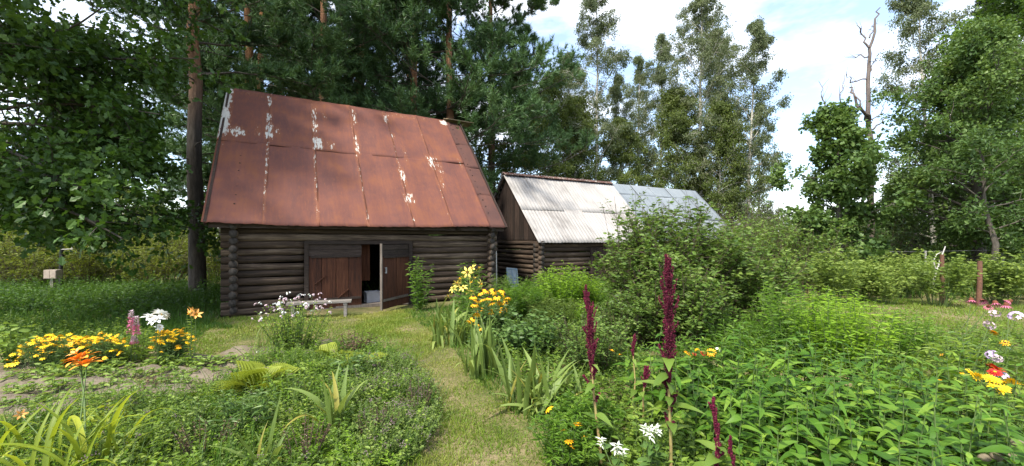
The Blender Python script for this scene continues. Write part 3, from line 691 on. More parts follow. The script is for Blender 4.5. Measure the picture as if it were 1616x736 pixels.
# pines
def pz(x, Z): return ((x - CX) / F * Z, Z)
PA = pine('pine_tree', 'tall pine with dark lower trunk and orange upper trunk left of the barn', pz(312, 12.2), 17, .23, .40, 4.3, 21, M['pine'], M['pinebark'], nl=34, ns=11, nt=7, dead=12)
PB = pine('pine_tree', 'pine with glowing orange trunk rising behind the left end of the rusty roof', pz(384, 18.5), 18, .28, .26, 5.0, 22, M['pine'], M['pinebark2'], nl=46, ns=12, nt=8, dead=8, lean=(.012, 0))
PC = pine('pine_tree', 'pine with reddish trunk showing above the rusty ridge', pz(648, 18.5), 18, .24, .24, 5.0, 25, M['pine'], M['pinebark'], nl=48, ns=12, nt=8, dead=8)
for src, x, Z, rz, sc_, lab in ((PC, 712, 18.0, 2.2, 1.0, 'pine with grey brown trunk above the right end of the rusty ridge'), (PB, 408, 19.2, 2.0, .92, 'slim twin pine beside the orange trunk behind the rusty roof'), (PC, 505, 17.0, 1.1, .95, 'dense pine filling the sky behind the middle of the rusty roof'),
        (PC, 778, 21.0, 4.0, 1.0, 'pine stretching a long bough out over the birch tops'), (PB, 575, 21, 2.5, 1.0, 'dim pine deep in the wood between the reddish trunks'), (PB, 450, 22, 4.4, 1.05, 'dim pine deep in the wood behind the left half of the ridge'),
        (PC, 350, 25, 3.0, .95, 'dim pine in the gap between the lawn pine and the barn'), (PC, 640, 25, .6, 1.05, 'dim pine far behind the reddish trunk'), (PB, 560, 28, 1.6, 1.1, 'dim pine farthest back above the middle of the ridge')):
    dup(src, (*pz(x, Z), 0), rz, sc_, lab)
# birches
def birch(label, x, Z, topy, seed, R, base=.2, mat='birch', nl=40, size=.105, ns=8, nt=7, lv=12, r0=.13, **kw):
    H = EYE + (HZ - topy) / F * Z
    return tree('birch_tree', label, pz(x, Z), H, r0, base, R, seed, DIA, M[mat], M['birchbark'], nl=nl, ns=ns, nt=nt, lv=lv, size=size, el0=1.25, el1=.55, grav=-.35, tgrav=-1.5, twl=.75, cat='birch tree',
                prof=kw.pop('prof', lambda k: np.sin(np.pi * np.clip(.16 + .8 * k, 0, 1)) ** .8), upb=.3, tmpl_w=1.25, sub=.42, sj=.9, **kw)
B1 = birch('young birch with thin pale trunk between the two roofs', 803, 21.0, 120, 31, 2.5, .10, 'birchy', nl=50, r0=.08, size=.11, lv=13)
B2 = birch('tall birch rising above the join of white and grey roofs', 942, 25.5, -30, 33, 2.9, .10, nl=62, size=.096, lv=14, ns=9)
B3 = birch('tallest birch with white trunk beyond the end of the grey roof', 1104, 26.5, -10, 36, 3.4, .08, nl=70, size=.10, ns=10, lv=13, r0=.18)
B4 = birch('leaning birch standing apart at the edge of the open sky', 1178, 24.5, 40, 38, 2.6, .12, nl=46, size=.098, lv=13, ns=9, lean=(.05, 0))
for src, x, Z, rz, sc_, lab in ((B1, 862, 24.0, 1.0, 1.1, 'bushy yellow green birch behind the ridge of the white roof'), (B1, 912, 25.0, 2.2, 1.0, 'yellow green birch beside the tall one behind the white roof'), (B4, 1012, 32, 1.2, 1.1, 'thin see-through birch behind the grey roof'),
        (B1, 985, 26.0, 3.6, .9, 'small bushy birch just behind the grey metal roof'), (B3, 1135, 29, 2.6, .92, 'second birch standing close behind the tallest birch'), (B1, 1065, 27.0, 4.6, 1.1, 'low leafy birch left of the white trunk'),
        (B1, 1130, 25.0, 5.5, .95, 'leafy young birch at the gable end of the grey roof'), (B3, 900, 30, 3.3, .85, 'dim birch behind the white roof close to the pines'), (B2, 1045, 31, 1.7, .95, 'dim birch between the see-through birch and the tallest'), (B4, 978, 30, 4.0, .9, 'dim birch right behind the tall birch'), (B4, 1195, 29, 4.0, .75, 'smaller birch behind the leaning one'), (B4, 1478, 20, 2.4, 1.0, 'weeping birch top above the big leafy tree on the right'), (B2, 1575, 22, 1.4, .95, 'tall birch far back at the right behind the big leafy tree')):
    dup(src, (*pz(x, Z), 0), rz, sc_, lab)
# dead snag, maple, right-hand wood
def snag():
    g = RG(44); Z = 17.0; root = thing('dead_tree', 'bare dead tree with crooked grey branches against the sky', 'dead tree', (*pz(1374, Z), 0))
    pts = [PZ(x, y, Z) for x, y in ((1372, 430), (1375, 330), (1377, 250), (1372, 180), (1370, 110), (1374, 70), (1384, 30), (1389, 12))]
    o = np.array([pz(1374, Z)[0], Z, 0]); mb = MB()
    def br(P, r0, r1):
        P = np.array(P) - o; n = len(P); t = np.linspace(0, n - 1, n * 3); P = np.stack([np.interp(t, np.arange(n), P[:, c]) for c in range(3)], -1)
        P[1:-1] += g.normal(0, .035, P[1:-1].shape); V, q = tubes(P[None], r0, r1, 8); mb.add(V, q); return P
    pts[0][2] = 0; br(pts, .13, .02)
    subs = []
    for ps, r in ([((1372, 190), (1358, 168), (1345, 140))], .07), ([((1374, 195), (1355, 170), (1344, 142), (1343, 132))], .075), ([((1371, 125), (1345, 128), (1336, 118))], .035), ([((1370, 90), (1356, 88), (1348, 92))], .03), \
                 ([((1371, 75), (1360, 55), (1353, 38))], .045), ([((1377, 205), (1388, 195), (1400, 183))], .04), ([((1377, 190), (1390, 180), (1395, 165))], .025), ([((1372, 115), (1380, 100), (1384, 92))], .03), \
                 ([((1325, 190), (1305, 172), (1296, 150), (1292, 128))], .04), ([((1330, 188), (1328, 150), (1333, 118))], .03), ([((1374, 215), (1350, 205), (1325, 190))], .05), ([((1372, 60), (1378, 45), (1378, 40))], .03), ([((1373, 240), (1390, 215), (1402, 205))], .025):
        P = br([PZ(x, y, Z + .3 * g.normal()) if i else PZ(x, y, Z) for i, (x, y) in enumerate(ps[0])], r, .010); subs.append(P)
    for P in subs:
        n = 5; idx = np.zeros(n, int); p, d = along(P[None], idx, g.uniform(.3, 1, n)); Q = grow(p, d * .6 + g.normal(0, .5, d.shape) + np.array([0, 0, .4]), g.uniform(.2, .55, n), 4, .2, .15, g); V, q = tubes(Q, .012, .004, 4); mb.add(V, q)
    mb.build('trunk', M['deadbark'], root, True)
snag()
tree('maple_tree', 'rounded green maple in front of the bare dead tree', pz(1328, 14.5), 5.9, .11, .10, 2.35, 51, MAPLE, M['alder'], M['bark'], nl=36, ns=8, nt=7, lv=8, size=.125, el0=1.0, el1=.2, tgrav=-.3, upb=.8, limbvar=.45, prof=lambda k: np.where(k < .35, .8 + .4 * k, .94 - .62 * ((k - .35) / .65) ** 1.2))
LT = tree('leafy_tree', 'big light green leafy tree towering over the raspberry rows', pz(1545, 14.0), 8.6, .2, .10, 2.6, 52, DIAW, M['alder'], M['bark'], nl=70, ns=10, nt=8, lv=9, size=.12, el0=1.1, el1=.1, tgrav=-.35, upb=.8, prof=lambda k: np.where(k < .5, .85 + .3 * k, 1.0 - .8 * ((k - .5) / .5) ** 1.4))
tree('leafy_tree', 'dark leafy tree behind the rounded maple and the wire', pz(1440, 21), 4.6, .14, .05, 2.2, 53, DIAW, M['alder'], M['bark'], nl=40, ns=9, nt=7, lv=9, size=.13, upb=.7)
tree('leafy_tree', 'tall shadowy tree at the right edge behind the big leafy tree', pz(1625, 17), 13.5, .25, .1, 3.6, 54, DIAW, M['maple'], M['bark'], nl=60, ns=10, nt=7, lv=9, size=.15, upb=.7)
tree('leaning_tree', 'thin leaning trunk with sparse leaves at the right edge', pz(1586, 11.8), 4.6, .10, .35, 1.5, 55, LEAF3, M['alder'], M['bark'], nl=16, ns=5, nt=5, lv=7, size=.13, lean=(-.16, 0), upb=.8)
def spruce(label, loc, H, R, seed, **kw):
    g = RG(seed); root = thing('spruce_tree', label, 'spruce tree', (loc[0], loc[1], 0)); T = curve_trunk(H, (0, 0), .02, seed)
    mb = MB(); V, q = tubes(T[None], .2, .02, 10); mb.add(V, q); nl = 110; t = np.linspace(.03, .98, nl); a = np.arange(nl) * 2.4; L = R * (1 - t) ** .8 * g.uniform(.75, 1.1, nl) + .1
    d = np.stack([np.cos(a), np.sin(a), np.full(nl, -.12) + .4 * t], -1); p, _ = along(T[None], np.zeros(nl, int), t); P = grow(p, d, L, 6, -.15, .04, g); V, q = tubes(P, .03, .006, 4); mb.add(V, q); mb.build('trunk', M['bark'], root, True)
    n = 26; i2 = np.repeat(np.arange(nl), n); tt = g.uniform(.1, 1, nl * n); pp, dd = along(P, i2, tt); s = nrm(np.cross(dd, np.array([0, 0, 1.]))) * np.where(g.random(nl * n) < .5, 1, -1)[:, None]
    P2 = grow(pp, dd * .6 + s + np.array([0, 0, -.3]), .45 * L[i2] * (1.1 - tt) + .12, 3, -.5, .1, g); i3 = np.repeat(np.arange(len(P2)), 4); lp, ldr = along(P2, i3, np.tile(np.linspace(.2, 1, 4), len(P2)))
    V, q = inst(t_tuft(6, 1.2, .16, 8), lp, ldr + g.normal(0, .2, ldr.shape), g.normal(size=lp.shape), .16); tint = np.clip(.5 + .2 * g.normal(size=len(P2))[i3], 0, 1)
    MB().add(V, q, np.repeat(tint, 18)).build('crown', M['spruce'], root); return root
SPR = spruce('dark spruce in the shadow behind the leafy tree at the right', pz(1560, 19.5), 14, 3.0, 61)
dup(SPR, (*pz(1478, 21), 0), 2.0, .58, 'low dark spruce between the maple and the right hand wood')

# ------------------------------------------------------------------ shrubs and herbs: generic clump
def clump(name, label, cat, loc, H, R, n, lv, leaf, size, mat, seed, stem='greenstem', lo=.15, spread=.6, grav=-.1, upb=.7, group=None, br=0, sr=.006, ldirup=.25, flat=1.0, w=1.0, wob=.08, irregular=.25, foliage='foliage', sj=.3, footr=.35, sy=1.0):
    """stems from the foot, fanning into a dome, leaves along them; br = side shoots for each stem"""
    g = RG(seed); root = thing(name, label, cat, (loc[0], loc[1], float(hgt(loc[0], loc[1])) - .02), 0, group)
    rr = np.sqrt(g.random(n)); a = g.uniform(0, 2 * np.pi, n); foot = np.stack([rr * np.cos(a) * R * footr, rr * np.sin(a) * R * footr * sy, np.zeros(n)], -1)
    tip = np.stack([rr * np.cos(a) * R, rr * np.sin(a) * R * sy, H * (1 - flat * .55 * rr ** 2) * g.uniform(1 - irregular, 1 + irregular * .5, n)], -1)
    d = tip - foot; L = np.linalg.norm(d, axis=1); d = nrm(d) + np.array([0, 0, spread * .4]); P = grow(foot, d, L, 6, grav, wob * .6, g)
    mb = MB(); V, q = tubes(P[:, ::2], sr, sr * .35, 4); mb.add(V, q)
    Q = P; par = np.arange(n)
    if br:
        i2 = np.repeat(np.arange(n), br); tt = g.uniform(max(lo, .2), 1, n * br); pp, dd = along(P, i2, tt); r = nrm(g.normal(size=pp.shape))
        Q = grow(pp, dd * .7 + r * .8 + np.array([0, 0, .2]), L[i2] * .3 * g.uniform(.5, 1.2, n * br) * (1.3 - .6 * tt), 4, grav, wob, g); V, q = tubes(Q[:, ::2], sr * .45, sr * .2, 3); mb.add(V, q); par = i2
    mb.build('stems', M[stem], root, True)
    i3 = np.repeat(np.arange(len(Q)), lv); tt = g.uniform(lo if not br else .1, 1, len(i3)) if br else np.tile(np.linspace(lo, 1, lv), len(Q)) + g.uniform(-.02, .02, len(i3))
    lp, dd = along(Q, i3, np.clip(tt, 0, 1)); az_ = np.tile(np.arange(lv) * 2.4, len(Q)) + np.repeat(g.uniform(0, 6, len(Q)), lv)
    out = np.stack([np.cos(az_), np.sin(az_), np.zeros(len(lp))], -1); ldr = nrm(out + dd * ldirup + g.normal(0, .2, lp.shape)); nv = nrm(g.normal(size=lp.shape) * .45 + np.array([0, 0, upb]) - out * .15)
    s = size * g.uniform(.65, 1.2, len(lp)) * (1.1 - .45 * np.clip(tt, 0, 1) ** 3)
    if br: lp = lp + g.normal(0, size * sj, lp.shape)
    V, q = inst(leaf, lp, ldr, nv, s, w)
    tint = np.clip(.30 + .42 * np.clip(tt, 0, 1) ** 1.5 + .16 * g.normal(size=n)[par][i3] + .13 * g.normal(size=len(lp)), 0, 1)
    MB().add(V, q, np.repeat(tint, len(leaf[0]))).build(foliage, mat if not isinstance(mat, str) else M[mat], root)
    root['tips'] = 0; del root['tips']; root_tips[root.name] = P[:, -1] + np.array(root.location); return root
root_tips = {}

# big grey green shrub on the right of the border, and its neighbours
clump('honeysuckle_shrub', 'huge rounded grey green shrub hiding the end of the shed', 'shrub', (2.98, 7.7), 2.2, 1.55, 105, 9, LEAF3, .105, 'shrub', 71, 'brownstem', br=17, sr=.012, flat=.75, irregular=.36, footr=.3)
clump('honeysuckle_shrub', 'broad shrub to the right of the huge rounded one, sloping to the grass', 'shrub', (4.3, 7.9), 1.85, 1.3, 80, 9, LEAF3, .105, 'shrub', 72, 'brownstem', br=15, sr=.012, flat=.8, irregular=.2)
clump('honeysuckle_shrub', 'lower shrub spilling forward at the foot of the huge rounded one', 'shrub', (2.5, 6.2), 1.3, .95, 60, 9, LEAF3, .09, 'shrub', 73, 'brownstem', br=11, sr=.01, flat=.8)
sp = clump('honeysuckle_shrub', 'loose thin twigs rising above the shrub before the grey roof', 'shrub', (2.7, 8.6), 2.75, .75, 16, 14, LEAF3, .07, 'shrub', 74, 'brownstem', lo=.5, br=3, sr=.008, flat=.4)
clump('spirea_shrub', 'small yellowish shrub between the irises and the red plumes', 'shrub', G(935, 580), .72, .62, 45, 7, DIAW, .05, 'shrub', 75, 'brownstem', br=9, sr=.006, flat=.6)
for k, (x, Z, H, R) in enumerate(((1165, 15.5, 2.9, 1.9), (1225, 14.0, 2.4, 1.7), (1270, 13.0, 2.0, 1.5), (1190, 19, 3.6, 2.4), (1300, 18, 3.0, 2.2), (1390, 17.5, 2.6, 2.0))):
    clump('wild_bush', ('pale green bush just past the end of the grey roof', 'bright bush behind the sloping shrub near the wire', 'bush at the end of the raspberry rows', 'tall bush under the leaning birch', 'shady bush beneath the maple', 'dark bush under the wood beyond the wire')[k], 'bush', pz(x, Z), H, R, 45, 7, DIAW, .11, 'shrub' if k not in (4, 5) else 'alder', 80 + k, 'brownstem', br=9, sr=.012, flat=.7)
# thicket behind the left lawn
th = clump('thicket_bush', 'yellow green thicket bush beyond the lawn under the oak boughs', 'bush', (0, 0), 2.3, 1.7, 42, 7, DIAW, .11, 'thicket', 90, 'brownstem', br=9, sr=.012, flat=.6, group='thicket beyond the left lawn')
th.location = (*pz(110, 17), 0)
for k, (x, Z, s) in enumerate(((30, 16, 1.0), (65, 20, 1.2), (160, 18, 1.05), (205, 21, 1.2), (245, 18.5, .95), (285, 20, 1.05), (345, 18, .9), (180, 15.5, .7), (-20, 18, 1.1), (0, 14.5, .75), (35, 13.6, .62), (140, 14.6, .72), (232, 13.8, .66), (352, 14.0, .72), (262, 15.5, .8), (60, 15.0, .75))): dup(th, (*pz(x, Z), 0), k * 1.3, s)
for k, (x, Z, H) in enumerate(((25, 27, 7), (110, 30, 6), (190, 28, 5.0), (255, 33, 5.2), (345, 26, 8))):
    tree('far_birch', ('far tree at the left edge behind the oak boughs', 'far tree behind the white box on its post', 'far small tree in the pale gap under the oak', 'far low tree left of the lawn pine', 'far tree right of the lawn pine beside the barn')[k], pz(x, Z), H, .12, .05, 2.3, 700 + k, DIAW, M['birchy'] if k != 4 else M['alder'], M['birchbark'], nl=26, ns=6, nt=5, lv=8, size=.16, upb=.5)

# far wood closing the horizon
def far_woods():
    g = RG(99); mb = MB()
    for k in range(110):
        x = -75 + 160 * (k + g.random()) / 110; Z = g.uniform(44, 70)
        H = g.uniform(4.5, 7.5) if x < 12 else g.uniform(4.0, 6.5)
        n = 380; u = nrm(g.normal(size=(n, 3))) * (g.random((n, 1)) ** .25); P = np.stack([x + u[:, 0] * 2.4, Z + u[:, 1] * 2.0, H * .5 + u[:, 2] * H * .52 * (1 - .25 * u[:, 0] ** 2)], -1)
        P += g.normal(0, .25, P.shape); V, q = inst(DIAW, P, g.normal(size=P.shape), g.normal(size=P.shape), g.uniform(.4, .8, n)); mb.add(V, q, np.repeat(np.clip(.45 + .15 * g.normal() + .12 * g.normal(size=n), 0, 1), 4))
    o = mb.build('far_woods', M['alder']); tag(o, 'distant band of woodland closing the horizon', 'woods', kind='stuff')
far_woods()

# ------------------------------------------------------------------ grass and ground cover
def lawn_tint(P, g):
    x, y = P[:, 0], P[:, 1]
    f = .40 + .20 * np.sin(x * 2.3 + 1.1 * np.sin(y * 1.7)) * np.sin(y * 1.9 + .8) + .12 * np.sin(x * 6.1 + y * 4.7) * np.sin(y * 7.3 - x * 3)
    c = np.exp(-((x - (-.55 - (y - 3.4) * .23)) / .38) ** 2) * .22            # the trodden middle of the path is drier
    worn = .5 * np.exp(-((x + 3.1) / .9) ** 2 - ((y - 9.0) / 1.2) ** 2)
    return np.clip(f + c + worn + .15 * g.normal(size=len(P)), 0, 1)
BL0 = (np.array([(-.5, 0, 0), (.5, 0, 0), (0, 1, -.2)]), np.array([(0, 1, 2)]))
def blades(name, label, poly, n, h, mat, seed, w=.012, tintf=None, clumpy=.5, cat='grass', tmpl=None, lean=.45):
    g = RG(seed); P = scatter(poly, n, g)
    if tintf is lawn_tint:                                # trodden places where the earth shows
        w_ = np.sin(P[:, 0] * 3.3 + 1.7 * np.sin(P[:, 1] * 1.9)) * np.sin(P[:, 1] * 2.6 + .9 * np.sin(P[:, 0] * 2.2)); P = P[g.random(len(P)) > .8 * np.clip((w_ - .45) / .35, 0, 1)]; n = len(P)
    T = tmpl or t_blade1(1.0, .25); Z = hgt(P[:, 0], P[:, 1]) - .005
    d = nrm(np.stack([g.normal(0, lean, n), g.normal(0, lean, n), np.ones(n)], -1)); hh = h * g.uniform(.45, 1.3, n) * (1 + clumpy * (np.sin(P[:, 0] * 5.1 + 1.3 * np.sin(P[:, 1] * 3.7)) * np.sin(P[:, 1] * 4.3 + 2)))
    nv = np.stack([g.normal(size=n), g.normal(size=n), np.zeros(n)], -1)
    V, q = inst(T, np.column_stack([P, Z]), d, nv, hh, w / np.maximum(hh, .01))
    t = tintf(P, g) if tintf else np.clip(.5 + .2 * g.normal(size=n), 0, 1)
    o = MB().add(V, q, np.repeat(t, len(T[0]))).build(name, mat); return tag(o, label, cat, kind='stuff')
path_poly = region([(560, 500), (650, 486), (700, 500), (745, 560), (800, 620), (870, 660), (930, 720), (930, 800), (600, 800), (655, 720), (690, 660), (680, 610), (640, 570), (600, 545), (560, 530)])
blades('lawn_grass', 'short mown yellowish green grass of the garden path', path_poly, 40000, .042, M['lawn'], 1, .007, lawn_tint)
blades('lawn_grass', 'mown grass before the barn doors', region([(300, 500), (380, 502), (480, 500), (560, 498), (650, 486), (660, 520), (600, 545), (520, 545), (380, 545), (300, 570)]), 20000, .05, M['lawn'], 2, .010, lawn_tint)
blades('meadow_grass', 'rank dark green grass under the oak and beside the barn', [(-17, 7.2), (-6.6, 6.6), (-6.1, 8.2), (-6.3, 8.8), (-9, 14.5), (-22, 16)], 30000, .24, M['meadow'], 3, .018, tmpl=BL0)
blades('meadow_grass', 'grass in front of the yellow daisies', region([(-150, 560), (300, 545), (330, 520), (380, 520), (300, 500), (-150, 520)]), 16000, .11, M['meadow'], 4, .011)
blades('lawn_grass', 'strip of mown grass between the shrub and the raspberry rows', [(3.2, 8.8), (12, 5.6), (16, 9.0), (11, 11.5), (5, 11)], 22000, .07, M['lawn'], 5, .016, lambda P, g: np.clip(.42 + .2 * np.sin(P[:, 0] * 1.3) * np.sin(P[:, 1] * 2.1) + .15 * g.normal(size=len(P)), 0, 1), tmpl=BL0)
blades('wild_grass', 'rough grass running back to the edge of the wood', [(-4, 12), (3, 12), (16, 11), (30, 14), (30, 24), (-30, 26), (-22, 15), (-10, 15)], 26000, .35, M['meadow'], 6, .035, tmpl=BL0)
blades('border_grass', 'green blades between the border plants', [(-2.6, 9.5), (.5, 12), (4, 9), (3.5, 6), (1.2, 4.2), (.3, 3.2), (-.2, 4.2), (-.9, 6)], 22000, .13, M['meadow'], 7, .012, tmpl=BL0)

def carpet(name, label, poly, n, h0, h1, lv, leaf, size, mat, seed, cat='weeds', stem='greenstem', lean=.5, hf=None, w=1.0, upb=.8, tips=None):
    g = RG(seed); P = scatter(poly, n, g); n = len(P); hh = g.uniform(h0, h1, n) * (hf(P) if hf else 1)
    hh *= 1 + .35 * np.sin(P[:, 0] * 3.1 + 2 * np.sin(P[:, 1] * 2.3)) * np.sin(P[:, 1] * 3.7)
    p0 = np.column_stack([P, hgt(P[:, 0], P[:, 1]) - .01]); Q = grow(p0, np.stack([g.normal(0, lean, n), g.normal(0, lean, n), np.ones(n)], -1), hh, 3, .15, .12, g)
    mb = MB(); V, q = tubes(Q[:, [0, -1]], .0028, .0012, 3); mb.add(V, q, .5, 1)
    i = np.repeat(np.arange(n), lv); tt = np.tile(np.linspace(.15, 1, lv), n); lp, dd = along(Q, i, tt); a = g.uniform(0, 6.28, len(i)); out = np.stack([np.cos(a), np.sin(a), g.uniform(-.1, .6, len(i))], -1)
    V, q = inst(leaf, lp, out, nrm(g.normal(0, .4, lp.shape) + np.array([0, 0, upb])), size * g.uniform(.55, 1.3, len(i)) * (1.15 - .5 * tt), w)
    sh = .5 + .22 * np.sin(P[:, 0] * 4.3 + P[:, 1] * 2) * np.sin(P[:, 1] * 5.1) + .16 * g.normal(size=n)
    mb.add(V, q, np.repeat(np.clip(sh[i] + .1 * (tt - .5) + .12 * g.normal(size=len(i)), 0, 1), len(leaf[0])), 0); mats = [M[mat], M[stem]]
    if tips:                                           # small flower heads
        sel = Q[g.random(n) < tips[1], -1]; k = tips[3]; pp = np.repeat(sel, k, 0) + g.normal(0, tips[2], (len(sel) * k, 3)) * np.array([1, 1, .6])
        V, q = inst(OCT, pp, g.normal(size=pp.shape), g.normal(size=pp.shape), tips[4]); mb.add(V, q, .5, 2); mats.append(M[tips[0]])
    return tag(mb.build(name, mats), label, cat, kind='stuff')
fg = region([(-160, 700), (100, 660), (330, 622), (395, 575), (455, 550), (600, 552), (640, 575), (682, 615), (690, 660), (650, 725), (600, 800), (-160, 800)])
carpet('weeds', 'tangle of mixed green weeds left of the garden path', fg, 2300, .10, .28, 10, LEAF3, .050, 'weed', 11)
carpet('weeds', 'finer grey green weeds mixed through the left tangle', fg, 1100, .12, .32, 11, DIA, .040, 'oregano', 12, tips=('mauve', .05, .014, 9, .010))
carpet('weeds', 'broad leaved weeds low in the left tangle', fg, 900, .06, .18, 6, LEAF3, .085, 'weed', 13)
carpet('weeds', 'ferny cut leaved weeds through the left tangle', fg, 800, .10, .26, 16, DIAN, .055, 'bright', 22)
edge = region([(560, 600), (640, 580), (685, 615), (695, 660), (655, 728), (560, 760)])
carpet('oregano', 'spreading oregano with dull mauve heads along the path edge', edge, 800, .16, .32, 12, DIAW, .034, 'oregano', 14, tips=('mauve', .12, .018, 12, .010))
carpet('weeds', 'low weeds creeping over the bare soil of the vegetable bed', region([(-200, 590), (330, 575), (520, 545), (420, 585), (350, 628), (120, 668), (-200, 690)]), 550, .03, .09, 6, LEAF3, .035, 'seedling', 15)
blades('tangled_grass', 'thin grass stems poking through the left tangle', fg, 5000, .22, M['meadow'], 16, .006, lean=.6)
carpet('weeds', 'nettle like undergrowth in the shade behind the yellow daisies', [(-14, 6.2), (-5.6, 5.6), (-5.4, 6.2), (-7, 7.4), (-15, 8.5)], 1700, .10, .30, 8, LEAF3, .07, 'weed', 17)
carpet('weeds', 'leafy undergrowth filling the border between the bigger plants', [(-1.2, 7.4), (.4, 9.6), (2.0, 9.0), (1.8, 5.4), (1.35, 3.4), (.62, 2.4), (.45, 3.0), (.25, 4.1), (-.5, 5.6)], 2000, .12, .34, 8, LEAF3, .07, 'weed', 18)
carpet('weeds', 'green undergrowth before the shed wall', [(-.9, 9.6), (.6, 12.2), (4.5, 13.2), (4.5, 10), (1.5, 9.2)], 1300, .25, .6, 8, LEAFN, .13, 'goldrod', 19)
carpet('weeds', 'low leafy cover under the flowers at the right edge', [(3.0, 2.6), (6.5, 3.4), (8.5, 6.8), (5.4, 6.6), (3.8, 4.4)], 1500, .12, .4, 8, LEAF3, .07, 'weed', 20)

# ------------------------------------------------------------------ strap leaved plants: every blade its own piece
def blade_meshes(tag_, mat, w, n=5, lo=.1, hi=1.0, fold=.35):
    return [MB().add(*t_blade(w, 9, lo + (hi - lo) * k / (n - 1), fold), .2 + .6 * k / (n - 1)).mesh(tag_, M[mat], True) for k in range(n)]
IRB = blade_meshes('iris_blade', 'iris', .078, 6, .03, .75); IRD = blade_meshes('dry_iris_blade', 'irisdry', .055, 4, .3, .9); DLB = blade_meshes('daylily_blade', 'daylily', .040, 6, .5, 1.5)
def strap_plant(name, label, cat, loc, n, L, seed, meshes, dry=None, dryp=.0, spread=.5, foot=.12, fan=None, sy=1.0):
    g = RG(seed); root = thing(name, label, cat, (loc[0], loc[1], float(hgt(loc[0], loc[1])) - .02))
    for k in range(n):
        az_ = g.uniform(0, 6.28) if fan is None else fan + g.choice([0, math.pi]) + g.normal(0, .35)
        tilt = abs(g.normal(0, spread)); rr = foot * math.sqrt(g.random()); fa = g.uniform(0, 6.28)
        use = dry if dry and g.random() < dryp else meshes
        y = Vector((math.cos(az_) * math.sin(tilt), math.sin(az_) * math.sin(tilt), math.cos(tilt)))
        z = Vector((-math.cos(az_) * math.cos(tilt), -math.sin(az_) * math.cos(tilt), math.sin(tilt))); z.rotate(Matrix.Rotation(g.normal(0, .5), 3, y)); x = y.cross(z)
        o = ob('blade', use[min(len(use) - 1, int(tilt / (spread * 2.2) * len(use)))] if g.random() < .8 else use[g.integers(len(use))], root)
        R_ = Matrix((x, y, z)).transposed().to_4x4(); s = L * g.uniform(.6, 1.15)
        o.matrix_local = Matrix.Translation((rr * math.cos(fa), rr * math.sin(fa) * sy, 0)) @ R_ @ Matrix.Diagonal((s * g.uniform(.8, 1.2), s, s, 1))
    return root
strap_plant('iris_clump', 'iris clump beside the path nearest the barn', 'iris', G(712, 545), 50, .72, 31, IRB, IRD, .06, .30, .30)
strap_plant('iris_clump', 'upright blue green iris fan in the middle of the border edge', 'iris', G(757, 590), 46, .70, 32, IRB, IRD, .08, .22, .20)
strap_plant('iris_clump', 'sprawling iris with arching blades drooping onto the path', 'iris', G(838, 640), 52, .70, 33, IRB, IRD, .14, .60, .26)
strap_plant('iris_clump', 'few iris blades between the sprawling clump and the red plume', 'iris', G(905, 630), 14, .5, 34, IRB, IRD, .1, .55, .12)
strap_plant('iris_clump', 'iris with yellowing blades in the middle of the left tangle', 'iris', G(520, 690), 20, .60, 35, IRB, IRD, .3, .38, .10)
strap_plant('iris_clump', 'iris with two drooping pale blades at the bottom of the left tangle', 'iris', G(430, 745), 9, .5, 36, IRB, IRD, .1, .7, .10)
strap_plant('iris_clump', 'small upright iris blades near the left fern', 'iris', G(472, 650), 8, .42, 37, IRB, IRD, .1, .2, .10)
dlc = strap_plant('daylily_clump', 'daylily with long arching yellow green leaves in the bottom corner', 'daylily', G(120, 765), 64, .76, 38, DLB, None, 0, .75, .26)
strap_plant('daylily_clump', 'smaller tuft of daylily leaves at the left border of the picture', 'daylily', G(10, 735), 24, .62, 39, DLB, None, 0, .5, .15)
strap_plant('grass_tuft', 'grey green grassy tuft left of the pale pink flowers', 'grass tuft', G(415, 555), 70, .50, 40, blade_meshes('tuft_blade', 'iris', .018, 5, .3, 1.0), None, 0, .5, .22)

# ------------------------------------------------------------------ ferns: each frond a piece
def frond_mesh():
    mb = MB(); n = 20; s = np.linspace(.10, .99, n); ys = np.linspace(0, 1, 12); bend = 1.1
    def rach(t): return np.stack([np.zeros_like(t), t * (1 - .22 * t), .55 * t - .95 * t ** 2.2 * .75], -1)
    V, q = tubes(rach(ys)[None], .008, .002, 4); mb.add(V, q, .4)
    P = rach(s); L = .26 * np.sin(np.pi * np.clip(.18 + .80 * s, 0, 1)) ** .9 + .015
    for sg in (-1, 1):
        d = np.stack([np.full(n, sg * 1.0), np.full(n, .35), np.full(n, -.10)], -1)
        for j in range(5):                         # leaflets along each pinna
            f = (j + .3) / 5; base = P + nrm(d) * (L * f)[:, None]
            for s2 in (-1, 1):
                d2 = nrm(d) * .5 + np.array([0, s2 * .9, 0]); V, q = inst(t_diamond(.55, .05), base, d2, np.tile([0, 0, 1.], (n, 1)), L * .30 * (1.15 - .75 * f)); mb.add(V, q, .35 + .5 * f)
        V, q = tubes(np.stack([P, P + nrm(d) * L[:, None]], 1), .003, .001, 3); mb.add(V, q, .4)
    return mb.mesh('frond', M['fern'])
FR = frond_mesh()
def fern(label, loc, n, L, seed, az0=0, azr=3.14):
    g = RG(seed); root = thing('fern', label, 'fern', (loc[0], loc[1], float(hgt(loc[0], loc[1]))))
    for k in range(n):
        a = az0 + azr * (2 * (k + .5) / n - 1) + g.normal(0, .15); o = ob('frond', FR, root, (0, 0, 0), (g.uniform(.25, .9), g.normal(0, .15), a), L * g.uniform(.75, 1.15))
    return root
fern('yellow green fern arching over the soil at the left of the tangle', G(405, 628), 12, .60, 1)
fern('yellowing fern at the head of the left tangle by the path', G(572, 592), 9, .48, 2)
fern('small yellow fern behind the withered plant', G(522, 570), 6, .42, 3)

